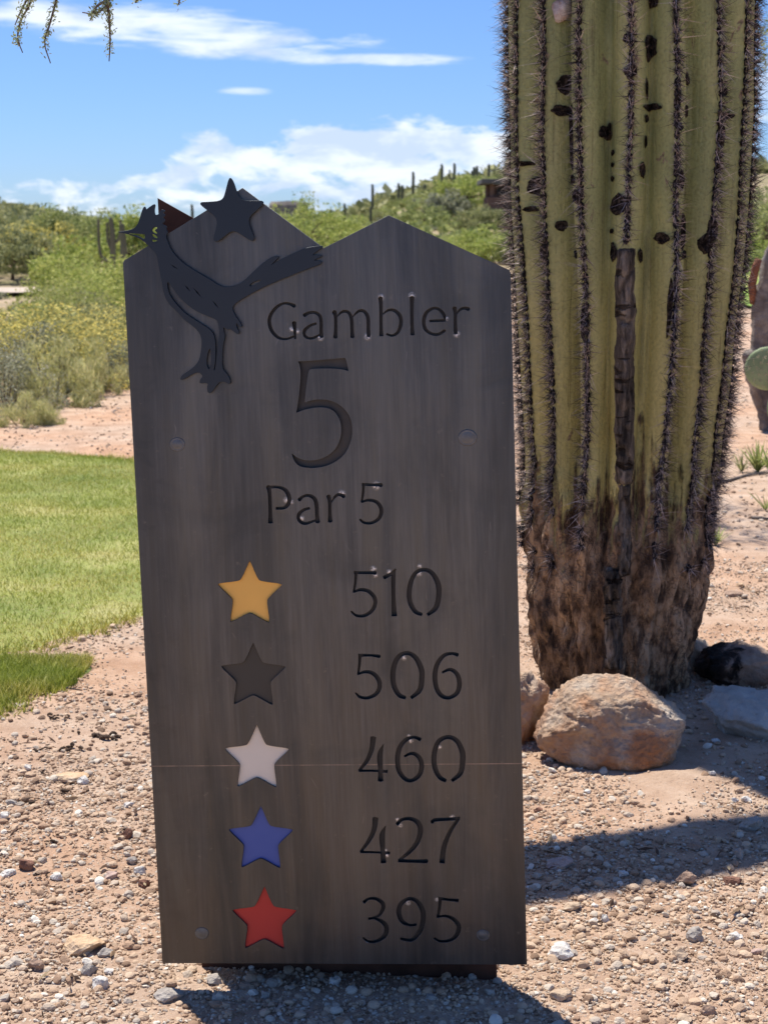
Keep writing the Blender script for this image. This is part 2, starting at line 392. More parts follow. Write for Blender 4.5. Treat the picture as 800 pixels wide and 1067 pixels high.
st = [  # px, py, w, h, mat, label
 (28, 803, 12, 9, 'white', 'small white stone on the soil near the left edge, above the orange flat stone'),
 (69, 815, 36, 9, 'orange', 'flat pale orange stone beside a white oval pebble, left of the sign'),
 (87, 817, 14, 9, 'white', 'white oval pebble touching the flat pale orange stone'),
 (133, 841, 12, 6, 'white', 'pale pebble near the left edge of the sign, level with the blue star'),
 (5, 854, 12, 11, 'white', 'white stone cut by the left edge of the photo, higher of two'),
 (8, 914, 18, 9, 'white', 'white flat stone near the left edge beside a red brown stone'),
 (146, 912, 15, 14, 'white', 'round white pebble close to the left edge of the sign'),
 (116, 917, 17, 11, 'pink', 'pale pinkish stone left of the round white pebble'),
 (138, 901, 13, 11, 'grey', 'grey brown pebble just above the round white pebble'),
 (60, 918, 14, 11, 'white', 'chalky stone on the soil right of the dark bark crumb'),
 (83, 995, 42, 17, 'orange', 'largest orange and white stone in the gravel at lower left'),
 (92, 1017, 18, 14, 'grey', 'rounded grey stone below the largest orange and white stone'),
 (109, 998, 16, 11, 'grey', 'flat grey stone right of the largest orange and white stone'),
 (38, 1010, 16, 14, 'brown', 'brown angular stone in the gravel at lower left'),
 (112, 1016, 13, 9, 'white', 'cream stone right of the rounded grey stone, lower left'),
 (104, 1031, 20, 13, 'white', 'cream angular stone near the bottom of the photo, lower left'),
 (175, 1045, 28, 18, 'grey', 'rough grey brown stone beside the tip of the sign shadow'),
 (224, 1027, 20, 13, 'grey', 'grey angular stone in the sign shadow under its left corner'),
 (256, 1031, 14, 9, 'brown', 'brown stone in the sign shadow, second from its left tip'),
 (276, 1040, 11, 10, 'grey', 'small upright grey stone in the sign shadow'),
 (349, 1027, 12, 12, 'white', 'pale pointed stone in the sign shadow below the middle of the plate'),
 (449, 1044, 15, 9, 'grey', 'blue grey stone in the sign shadow below the number column'),
 (491, 1022, 10, 8, 'grey', 'small pale stone in the shadow under the steel panel foot'),
 (123, 936, 7, 6, 'brown', 'small round brown pebble left of the sign, level with the red star'),
 (784, 866, 25, 18, 'grey', 'largest grey cobble in the shade at the right edge'),
 (769, 895, 13, 14, 'grey', 'grey pebble in the shade below the largest grey cobble'),
 (726, 887, 18, 12, 'brown', 'brown stone in the shadow band, right of centre'),
 (585, 906, 32, 12, 'pink', 'flat pinkish stone in the shadow band near the sign'),
 (650, 914, 11, 10, 'white', 'bluish white pebble in the middle of the shadow band'),
 (741, 925, 9, 9, 'orange', 'small square orange pebble on the lower edge of the shadow band'),
 (624, 920, 10, 6, 'grey', 'pale grey pebble left of the bluish white pebble'),
 (725, 980, 18, 20, 'grey', 'upright grey stone in the sunlit gravel at lower right'),
 (585, 999, 32, 16, 'white', 'white flat stone in the gravel beside the right corner of the sign'),
 (767, 981, 15, 12, 'white', 'bright white stone right of the upright grey stone'),
 (630, 962, 11, 12, 'white', 'white pointed pebble, right one of a pair in the gravel'),
 (618, 963, 12, 7, 'white', 'cream flat pebble, left one of a pair in the gravel'),
 (709, 1002, 21, 14, 'tan', 'tan stone left below the upright grey stone'),
 (585, 1043, 22, 14, 'tan', 'tan stone on the right edge of the sign shadow'),
 (595, 950, 20, 12, 'tan', 'tan flat stone just below the shadow band'),
 (788, 996, 15, 8, 'pink', 'pinkish stone at the right edge below the white stone'),
 (751, 964, 13, 7, 'tan', 'small tan pebble above the bright white stone'),
 (737, 1057, 17, 11, 'brown', 'brown stone near the bottom edge at lower right'),
 (712, 1066, 20, 11, 'tan', 'tan stone cut by the bottom edge at lower right'),
 (765, 836, 9, 6, 'white', 'pale pebble in the shade below the grey slab, left of a pair'),
 (778, 836, 11, 7, 'white', 'pale pebble in the shade below the grey slab, right of a pair'),
 (742, 808, 8, 6, 'white', 'white pebble in the saguaro shade below the slab'),
 (612, 827, 10, 5, 'white', 'tiny white pebble in the sun below the large boulder'),
 (560, 846, 10, 5, 'redbark', 'small red brown stone between the sign and the large boulder'),
 (746, 774, 10, 6, 'white', 'white pebble touching the left tip of the grey slab'),
 (716, 922, 22, 16, 'brown', 'dark brown stone in the lower edge of the shadow band'),
 (763, 923, 19, 12, 'redbark', 'reddish stone at the lower edge of the shadow band'),
 (799, 1000, 12, 14, 'tan', 'tan stone cut by the right edge of the photo'),
 (26, 908, 18, 18, 'redbark', 'red brown stone near the left edge above a white flat stone'),
 (132, 874, 14, 13, 'redbark', 'reddish lump among dark bark crumbs left of the sign'),
 (150, 925, 13, 9, 'redbark', 'red brown stone under the round white pebble'),
 (700, 640, 12, 8, 'tan', 'tan stone behind the saguaro at its lower right'),
 (765, 622, 20, 7, 'brown', 'flat brown stone on the sunlit soil behind the saguaro'),
 (771, 612, 9, 5, 'orange', 'small orange stone on the sunlit soil behind the saguaro'),
 (11, 840, 12, 8, 'grey', 'grey stone at the left edge below the dark bark crumbs'),
]
for k, (x, y, ww, hh, mt, lb) in enumerate(st):
    put_rock('stone', x, y, ww * 1.1, hh, M[mt], lb, 'stone', 100 + k, 3, rz=0, sink=.45, group='loose stones lying on the gravel', cuts=13, rough=.12, depth=None)
# bark crumbs and twigs
def crumbs(seed, wd):
    r = random.Random(seed); parts = []
    for _ in range(r.randint(5, 8)):
        a = r.uniform(0, math.tau); c = Vector((r.gauss(0, wd * .28), r.gauss(0, wd * .18), r.uniform(.002, .008))); L = wd * r.uniform(.15, .4)
        d = Vector((math.cos(a), math.sin(a) * .7, r.uniform(-.1, .35))); pts = [c + d * L * (i / 4 - .5) + Vector((r.gauss(0, L * .06), r.gauss(0, L * .06), r.gauss(0, L * .05))) for i in range(5)]
        rr = L * r.uniform(.1, .22); parts.append(tube(pts, [rr * .6, rr * r.uniform(.8, 1.3), rr, rr * r.uniform(.7, 1.2), rr * .4], 6))
    V, Fc = merge(parts); return mesh_py('bark', V, Fc, False)
cr = [(61, 749, 26, 'thin dark twig bit lying nearest the lawn patch, left of the sign'), (109, 768, 46, 'largest clump of dark bark crumbs left of the sign'), (75, 782, 30, 'dark bark crumbs below left of the largest clump'), (43, 781, 20, 'small dark bark crumb left of the wider crumb row'),
      (47, 807, 18, 'arched dark bark crumb above the flat orange stone'), (66, 827, 22, 'dark bark bits just under the flat orange stone'), (31, 838, 22, 'dark bark bits near the left edge under the arched crumb'), (113, 865, 18, 'dark bark crumbs level with the blue star, left one'), (136, 868, 24, 'dark bark crumbs level with the blue star, against the reddish lump'),
      (54, 880, 18, 'double dark bark crumb above the red brown stone'), (46, 915, 20, 'greyish bark crumb right of the red brown stone')]
for k, (x, y, ww, lb) in enumerate(cr):
    p = ghit(x, y); dep = (p - CAM).dot(FW)
    o = link('bark_crumbs', crumbs(50 + k, ww / F * dep), M['twig']); o.location = p; tag(o, lb, 'bark bits', 'dark bark crumbs on the soil left of the sign')

# gravel: one 'stuff' mesh
def gravel():
    T = []
    for s in range(10):
        r = np.random.default_rng(s); V, Fc = ICO[1]; V = V.copy() * r.uniform(.75, 1.2, (len(V), 1)); V *= [1, r.uniform(.6, 1), r.uniform(.45, .75)]; T.append(V)
    T2 = []
    for s in range(10):
        r = np.random.default_rng(90 + s); V, Fc2 = ICO[2]; V = V.copy()
        for _ in range(7):
            n = r.normal(size=3); n /= np.linalg.norm(n); h = r.uniform(.6, .9); d = V @ n; k = d > h; V[k] -= np.outer(d[k] - h, n)
        V *= [1, r.uniform(.6, 1), r.uniform(.5, .8)]; T2.append(V)
    allV = []; allF = []; off = 0
    def emit(x0, x1, y0, y1, n, rmin, rmax, pw, tmpl, Fc, big):
        nonlocal off
        P = rng.uniform([x0, y0], [x1, y1], (n, 2))
        ok = ~(inpoly(P, lawn) | inpoly(P, patch)) 
        cl = np.array([noise.noise((x * 2.2, y * 2.2, 11)) + .5 * noise.noise((x * 7, y * 7, 12)) for x, y in P])
        near = np.clip((3.5 - P[:, 1]) / 1.2, -.02, .8)   # denser gravel towards the viewer
        ok &= (cl + near + rng.uniform(-.5, .6, n)) > 0
        P = P[ok]; n = len(P)
        rad = rmin + (rmax - rmin) * rng.power(1, n) ** pw
        z = np.array([H(x, y) + .006 * noise.noise((x * 14, y * 14, 2)) + .004 * noise.noise((x * 32, y * 32, 6)) for x, y in P])
        a = rng.uniform(0, math.tau, n); ti = rng.integers(0, len(tmpl), n); TT = np.stack(tmpl)[ti]
        tilt = rng.normal(0, .3, n)
        c, s = np.cos(a)[:, None], np.sin(a)[:, None]; x, y, zz = TT[..., 0], TT[..., 1], TT[..., 2]
        zz2 = zz * np.cos(tilt)[:, None] + x * np.sin(tilt)[:, None]; x2 = x * np.cos(tilt)[:, None] - zz * np.sin(tilt)[:, None]
        X = (x2 * c - y * s) * rad[:, None] + P[:, :1]; Y = (x2 * s + y * c) * rad[:, None] + P[:, 1:]; Z = zz2 * rad[:, None] + z[:, None] + rad[:, None] * .22
        k = TT.shape[1]; allV.append(np.stack([X, Y, Z], -1).reshape(-1, 3))
        allF.append((Fc[None] + (np.arange(n) * k)[:, None, None]).reshape(-1, 3) + off); off += n * k
    emit(-1.5, 1.5, 1.9, 3.6, 165000, .0013, .0060, 2.4, T, ICO[1][1], 0)
    emit(-1.9, 2.0, 3.6, 6.0, 90000, .002, .007, 2.2, T, ICO[1][1], 0)
    emit(-4, 3.6, 5.8, 13, 22000, .004, .014, 2.2, T, ICO[1][1], 0)
    emit(-1.5, 1.6, 2.0, 4.2, 9500, .006, .0135, 2.2, T2, ICO[2][1], 1)
    emit(-2, 2.4, 4.0, 8, 1500, .007, .018, 2.2, T2, ICO[2][1], 1)
    V = np.concatenate(allV); Fc = np.concatenate(allF)
    return mesh_np('gravel', V, Fc)
tag(link('gravel', gravel(), M['gravel']), 'tan, white and brown gravel strewn over the desert soil', 'gravel', kind='stuff')

def litter():
    n = 5200; r = np.random.default_rng(44); P = np.column_stack([r.uniform(-1.8, 3.4, n), r.uniform(2.0, 9.5, n)])
    w_ = np.array([noise.noise((x * 1.8, y * 1.8, 31)) for x, y in P]) + .35 * np.exp(-((P[:, 0] - 1.5) ** 2 + (P[:, 1] - 6.3) ** 2) / 2.2) + .12 * (P[:, 0] < -.3)
    k = (w_ + r.uniform(-.4, .2, n) > .08) & ~(inpoly(P, lawn) | inpoly(P, patch)); P = P[k]; n = len(P)
    z = np.array([H(x, y) for x, y in P]) + .006; a = r.uniform(0, math.tau, n); L_ = r.uniform(.004, .020, n) * np.where(r.random(n) < .06, 1.8, 1); W_ = np.minimum(L_ * r.uniform(.12, .5, n), .005)
    d = np.column_stack([np.cos(a), np.sin(a), r.normal(0, .25, n)]) * L_[:, None]; q = np.column_stack([-np.sin(a), np.cos(a), r.normal(0, .4, n)]) * W_[:, None]; c = np.column_stack([P, z + r.uniform(0, .004, n)]); up = np.column_stack([np.zeros(n), np.zeros(n), W_ * .8])
    V = np.stack([c - d, c - q, c + d, c + q, c + up], 1).reshape(-1, 3); b_ = (np.arange(n) * 5)[:, None]
    Fc = np.stack([b_ + [0, 1, 4], b_ + [1, 2, 4], b_ + [2, 3, 4], b_ + [3, 0, 4]], 1).reshape(-1, 3); return mesh_np('leaf_litter', V, Fc)
tag(link('leaf_litter', litter(), island_mat('dry_litter', [(0, (.05, .03, .02)), (.5, (.13, .075, .05)), (.8, (.26, .17, .10)), (1, (.50, .38, .22))])), 'dry brown leaf bits and twigs scattered over the soil', 'leaf litter', kind='stuff')
# ------------------------------------------------------------------ SIGN
hx = Vector((1, -.0186 * -1, 0))  # placeholder replaced below
def camdir(a, b, c): return RT * a - UP * b + FW * c      # (right, down, forward)
vdown = camdir(.264, 7.6, 1).normalized(); hh_ = camdir(1, -.0186, -.093); hh_ = (hh_ - vdown * hh_.dot(vdown)).normalized()
uu = -vdown; nn = hh_.cross(uu).normalized()       # towards the viewer
r0 = ray(359, 1004); P0 = CAM + r0 * (2.46 / math.hypot(r0.x, r0.y))
base = P0.copy() + uu * (-.056); 
SM = Matrix((( hh_.x, uu.x, nn.x, base.x), (hh_.y, uu.y, nn.y, base.y), (hh_.z, uu.z, nn.z, base.z), (0, 0, 0, 1)))
SI = SM.inverted()
sign = empty('golf_hole_sign', (0, 0, 0), 'dark steel golf hole sign with cut out lettering, bird and coloured stars', 'sign'); sign.matrix_world = SM
def L(px, py, zo=0.0):
    r = ray(px, py); o = SI @ CAM; d = SI.to_3x3() @ r; t = (zo - o.z) / d.z; q = o + d * t; return (q.x, q.y)
def plate(name, loops, z0, thick, mat, parent, bevel=0.0):
    cu = bpy.data.curves.new('c', 'CURVE'); cu.dimensions = '2D'; cu.fill_mode = 'BOTH'; cu.extrude = thick / 2 - bevel; cu.bevel_depth = bevel; cu.bevel_resolution = 1
    for lp in loops:
        s = cu.splines.new('POLY'); s.points.add(len(lp) - 1); s.use_cyclic_u = True
        for i, q in enumerate(lp): s.points[i].co = (q[0], q[1], 0, 1)
    to = bpy.data.objects.new('t', cu); COL.objects.link(to); bpy.context.view_layer.update()
    me = bpy.data.meshes.new_from_object(to.evaluated_get(bpy.context.evaluated_depsgraph_get())); bpy.data.objects.remove(to); bpy.data.curves.remove(cu)
    me.materials.clear(); me.transform(Matrix.Translation((0, 0, z0 - thick / 2)))   # front face at z0
    o = link(name, me, mat, parent); return o
# glyph strokes -> outlines
def crs(P, n=5):
    P = np.array(P, float)
    if len(P) < 3: return P
    E = np.vstack([2 * P[0] - P[1], P, 2 * P[-1] - P[-2]]); out = []
    for i in range(1, len(E) - 2):
        for t in np.arange(n) / n:
            out.append(.5 * ((2 * E[i]) + (-E[i - 1] + E[i + 1]) * t + (2 * E[i - 1] - 5 * E[i] + 4 * E[i + 1] - E[i + 2]) * t * t + (-E[i - 1] + 3 * E[i] - 3 * E[i + 1] + E[i + 2]) * t ** 3))
    out.append(P[-1]); return np.array(out)
def glyph(strokes, step=2.0):
    ST = []
    for s in strokes:
        s = [list(q) for q in s]
        for e, nb in ((0, 1), (-1, -2)):
            if s[e][2] > s[nb][2]: s[e][2] = s[nb][2] + (s[e][2] - s[nb][2]) * .6
        ST.append(s)
    SS = [crs(s) for s in ST]; A = np.vstack(SS); m = A[:, 2].max()
    x0, y0 = A[:, 0].min() - m, A[:, 1].min() - m; x1, y1 = A[:, 0].max() + m, A[:, 1].max() + m
    gx = np.arange(x0, x1, step); gy = np.arange(y0, y1, step); X, Y = np.meshgrid(gx, gy); D = np.full(X.shape, 1e9)
    for s in SS:
        for i in range(len(s) - 1):
            a, b = s[i], s[i + 1]; dx, dy = b[0] - a[0], b[1] - a[1]; ln = math.hypot(dx, dy)
            if ln < 1e-6: continue
            tr = ((X - a[0]) * dx + (Y - a[1]) * dy) / ln ** 2; t = np.clip(tr, 0, 1)
            d = np.hypot(X - a[0] - t * dx, Y - a[1] - t * dy) - (a[2] + (b[2] - a[2]) * t) / 2
            if i == 0: d = np.maximum(d, -tr * ln)
            if i == len(s) - 2: d = np.maximum(d, (tr - 1) * ln)
            D = np.minimum(D, d)
    # marching squares at 0
    segs = {}
    ins = D < 0
    def key(j, i, e): # edge ids
        return [('h', j, i), ('v', j, i + 1), ('h', j + 1, i), ('v', j, i)][e]
    pos = {}
    def pt(k):
        if k not in pos:
            _, j, i = k; j2, i2 = (j, i + 1) if k[0] == 'h' else (j + 1, i)
            a, b = D[j, i], D[j2, i2]; t = a / (a - b)
            pos[k] = (gx[i] + (gx[i2] - gx[i]) * t, gy[j] + (gy[j2] - gy[j]) * t)
        return pos[k]
    c = ins[:-1, :-1].astype(int) + 2 * ins[:-1, 1:] + 4 * ins[1:, 1:] + 8 * ins[1:, :-1]
    tb = {1: [(3, 0)], 2: [(0, 1)], 3: [(3, 1)], 4: [(1, 2)], 5: [(3, 0), (1, 2)], 6: [(0, 2)], 7: [(3, 2)], 8: [(2, 3)], 9: [(2, 0)], 10: [(0, 1), (2, 3)], 11: [(2, 1)], 12: [(1, 3)], 13: [(1, 0)], 14: [(0, 3)]}
    for j, i in zip(*np.nonzero((c > 0) & (c < 15))):
        for e1, e2 in tb[c[j, i]]: segs[key(j, i, e1)] = key(j, i, e2)
    loops = []
    while segs:
        k = next(iter(segs)); lp = []
        while k in segs: lp.append(pt(k)); k = segs.pop(k)
        if len(lp) > 8: loops.append(np.array(lp)[::2])
    return loops
def g_at(ox, oy, sc, *glyphs):
    out = []
    for st_ in glyphs:
        for lp in glyph(st_):
            out.append([L(ox + p[0] / sc, oy + p[1] / sc) for p in lp])
    return out
holes = []
holes += g_at(270, 300, 6.667,
  [[(249, 127, 36), (215, 112, 22), (170, 108, 19), (118, 137, 24), (80, 190, 26), (72, 242, 28), (90, 300, 26), (135, 345, 22), (190, 354, 18), (245, 336, 16)], [(243, 238, 40), (247, 280, 25), (251, 356, 16)]],
  [[(310, 192, 34), (345, 174, 22), (385, 171, 22), (420, 192, 25), (431, 235, 26), (431, 300, 26), (434, 342, 38)], [(400, 246, 18), (355, 262, 20), (316, 296, 25), (318, 333, 22), (352, 350, 19), (390, 342, 18), (430, 318, 14)]],
  [[(521, 164, 42), (531, 200, 26), (532, 290, 26), (529, 348, 38)], [(535, 205, 8), (575, 167, 20), (617, 168, 23), (640, 210, 27), (645, 290, 27), (648, 346, 34)], [(645, 205, 8), (690, 162, 20), (730, 164, 25), (755, 205, 28), (758, 280, 27), (760, 340, 34)]])
holes += g_at(380, 295, 6.667,
  [[(108, 100, 42), (112, 150, 28), (113, 290, 26), (115, 370, 36)], [(118, 222, 8), (160, 190, 18), (205, 190, 24), (243, 225, 28), (251, 280, 28), (230, 340, 24), (190, 364, 19), (148, 352, 16)]],
  [[(328, 96, 42), (327, 150, 29), (328, 290, 27), (332, 362, 36)]],
  [[(447, 263, 19), (562, 259, 19)], [(555, 262, 16), (552, 225, 24), (520, 186, 22), (480, 174, 20), (430, 203, 26), (409, 260, 28), (420, 318, 26), (460, 350, 22), (510, 355, 22), (560, 326, 20)]],
  [[(622, 170, 38), (628, 210, 26), (628, 290, 26), (631, 353, 36)], [(630, 225, 8), (658, 187, 18), (690, 174, 22), (723, 181, 36)]])
five = [(158,88),(190,90),(300,84),(430,72),(548,62),(554,64),(580,170),(574,171),(530,158),(450,150),(350,150),(275,152),(252,165),(243,210),(228,320),(218,426),(224,428),(270,412),(340,402),(430,412),(510,450),(570,510),(603,580),(612,660),(600,750),(560,840),(500,900),(420,945),(330,968),(240,970),(170,955),(130,915),(108,848),(112,846),(150,880),(210,905),(280,908),(350,895),(420,860),(480,800),(512,720),(518,640),(505,570),(470,510),(420,478),(350,468),(280,475),(210,490),(150,515),(146,512),(160,440),(175,320),(183,200),(178,130)]
holes.append([L(290 + p[0] / 7.9, 365 + p[1] / 7.9) for p in chaikin(five, 1)])
holes += g_at(270, 495, 5.714,
  [[(55, 66, 34), (63, 110, 25), (67, 220, 24), (68, 287, 36)], [(50, 73, 18), (110, 71, 18), (155, 88, 24), (177, 125, 28), (177, 165, 26), (150, 194, 20), (98, 198, 18)]],
  [[(237, 150, 30), (260, 129, 18), (295, 121, 20), (330, 141, 25), (342, 180, 27), (345, 240, 25), (349, 282, 34)], [(303, 196, 16), (265, 208, 19), (236, 236, 24), (240, 270, 22), (275, 288, 20), (340, 268, 12)]],
  [[(412, 122, 32), (420, 160, 23), (421, 230, 23), (423, 279, 36)], [(424, 172, 8), (450, 131, 16), (475, 116, 20), (508, 128, 32)]],
  [[(610, 55, 18), (680, 58, 18), (710, 58, 22), (726, 60, 32)], [(622, 50, 20), (618, 110, 17), (609, 163, 14)], [(606, 162, 12), (650, 149, 18), (700, 161, 22), (727, 205, 25), (715, 255, 23), (670, 284, 19), (625, 283, 17), (598, 262, 14)]])
holes += g_at(355, 585, 6.667,
  [[(90, 77, 24), (180, 78, 22), (220, 78, 24), (241, 80, 36)], [(106, 68, 24), (102, 140, 20), (90, 216, 18)], [(84, 214, 12), (140, 196, 24), (200, 211, 28), (239, 265, 30), (225, 330, 28), (170, 374, 24), (110, 376, 20), (70, 345, 14)]],
  [[(296, 114, 30), (345, 88, 24), (383, 52, 14)], [(378, 55, 12), (365, 110, 32), (366, 250, 30), (372, 382, 48)]],
  [[(566, 370, 24), (515, 345, 32), (478, 270, 36), (480, 170, 36), (513, 88, 30), (570, 57, 27), (630, 77, 32), (673, 150, 39), (680, 230, 39), (660, 320, 36), (601, 372, 24)]])
holes += g_at(360, 670, 6.154,
  [[(80, 80, 28), (150, 78, 18), (190, 82, 20), (220, 86, 28)], [(92, 68, 26), (90, 130, 20), (80, 203, 16)], [(74, 202, 12), (130, 184, 22), (185, 201, 28), (218, 255, 31), (205, 315, 28), (150, 350, 22), (95, 347, 20), (63, 318, 12)]],
  [[(385, 352, 24), (340, 330, 31), (307, 260, 35), (306, 170, 35), (336, 92, 32), (395, 64, 27), (450, 95, 33), (484, 165, 37), (489, 220, 37), (475, 300, 34), (418, 354, 22)]],
  [[(722, 77, 30), (680, 67, 20), (630, 80, 26), (590, 130, 31), (572, 200, 34), (580, 280, 32), (610, 333, 30), (660, 351, 25), (713, 320, 30), (729, 260, 33), (714, 200, 30), (670, 170, 23), (616, 190, 14)]])
holes += g_at(365, 755, 6.154,
  [[(147, 78, 44), (137, 155, 33), (108, 228, 27), (55, 298, 18)], [(52, 296, 18), (150, 296, 15), (240, 301, 24)], [(214, 122, 3), (190, 192, 38), (193, 290, 32), (193, 364, 42)]],
  [[(451, 97, 30), (410, 81, 20), (360, 95, 26), (320, 140, 31), (302, 210, 34), (310, 290, 32), (345, 343, 28), (390, 359, 25), (440, 325, 30), (457, 265, 33), (440, 210, 30), (395, 184, 23), (344, 205, 14)]],
  [[(613, 362, 24), (570, 335, 30), (540, 270, 35), (537, 190, 35), (562, 112, 31), (620, 80, 27), (680, 102, 32), (715, 170, 37), (719, 230, 37), (705, 310, 34), (648, 362, 22)]])
holes += g_at(365, 845, 6.154,
  [[(161, 42, 44), (152, 118, 33), (120, 188, 27), (65, 264, 18)], [(62, 263, 18), (160, 265, 15), (255, 270, 24)], [(227, 92, 3), (204, 158, 38), (208, 250, 32), (212, 336, 42)]],
  [[(298, 88, 30), (330, 56, 21), (385, 50, 25), (433, 75, 33), (449, 130, 35), (428, 200, 31), (383, 258, 26), (318, 312, 18)], [(304, 318, 26), (400, 322, 22), (470, 322, 26), (488, 322, 32)]],
  [[(521, 72, 26), (545, 57, 24), (620, 53, 22), (702, 47, 22)], [(694, 48, 20), (640, 130, 26), (600, 230, 33), (586, 336, 42)]])
holes += g_at(365, 925, 6.154,
  [[(84, 95, 28), (115, 72, 18), (160, 70, 22), (203, 95, 27), (210, 130, 27), (190, 170, 20), (150, 193, 18), (112, 200, 16)], [(150, 196, 14), (200, 215, 26), (231, 255, 31), (220, 308, 30), (165, 343, 21), (115, 344, 18), (80, 320, 14)]],
  [[(424, 236, 20), (380, 240, 18), (332, 215, 29), (310, 160, 33), (326, 102, 29), (380, 70, 23), (430, 90, 29), (463, 150, 33), (464, 220, 33), (440, 288, 30), (390, 335, 23), (318, 326, 18)]],
  [[(562, 68, 24), (640, 78, 18), (694, 82, 28)], [(575, 65, 28), (570, 130, 22), (559, 191, 18)], [(552, 190, 12), (610, 181, 18), (665, 205, 26), (694, 250, 30), (680, 305, 28), (635, 338, 21), (575, 343, 18), (535, 322, 14)]])
def starpoly(cx, cy, s=1.0):
    s *= 1.055
    # tips and inner corners traced from the plate, pixels round the centre
    T_ = [(-3, -284), (3, -284)], [(278, -80), (284, -62)], [(178, 260), (160, 266)], [(-158, 260), (-176, 252)], [(-284, -66), (-278, -84)]
    Nn = [(78, -104), (148, 60), (0, 172), (-145, 62), (-82, -104)]
    P = []
    for k in range(5):
        P += [T_[k][0], T_[k][1]]; n = Nn[k]; t0 = T_[k][1]; t1 = T_[(k + 1) % 5][0]
        P += [(n[0] * .9 + t0[0] * .1, n[1] * .9 + t0[1] * .1), (n[0] * .9 + t1[0] * .1, n[1] * .9 + t1[1] * .1)]
    return [L(cx + p[0] * s / 8.889, cy + p[1] * s / 8.889) for p in chaikin(P, 3)]
SC = [(260.3, 617.6), (264, 703.2), (267.7, 789), (271.8, 873.3), (275.6, 957.4)]
for c in SC: holes.append(starpoly(*c))
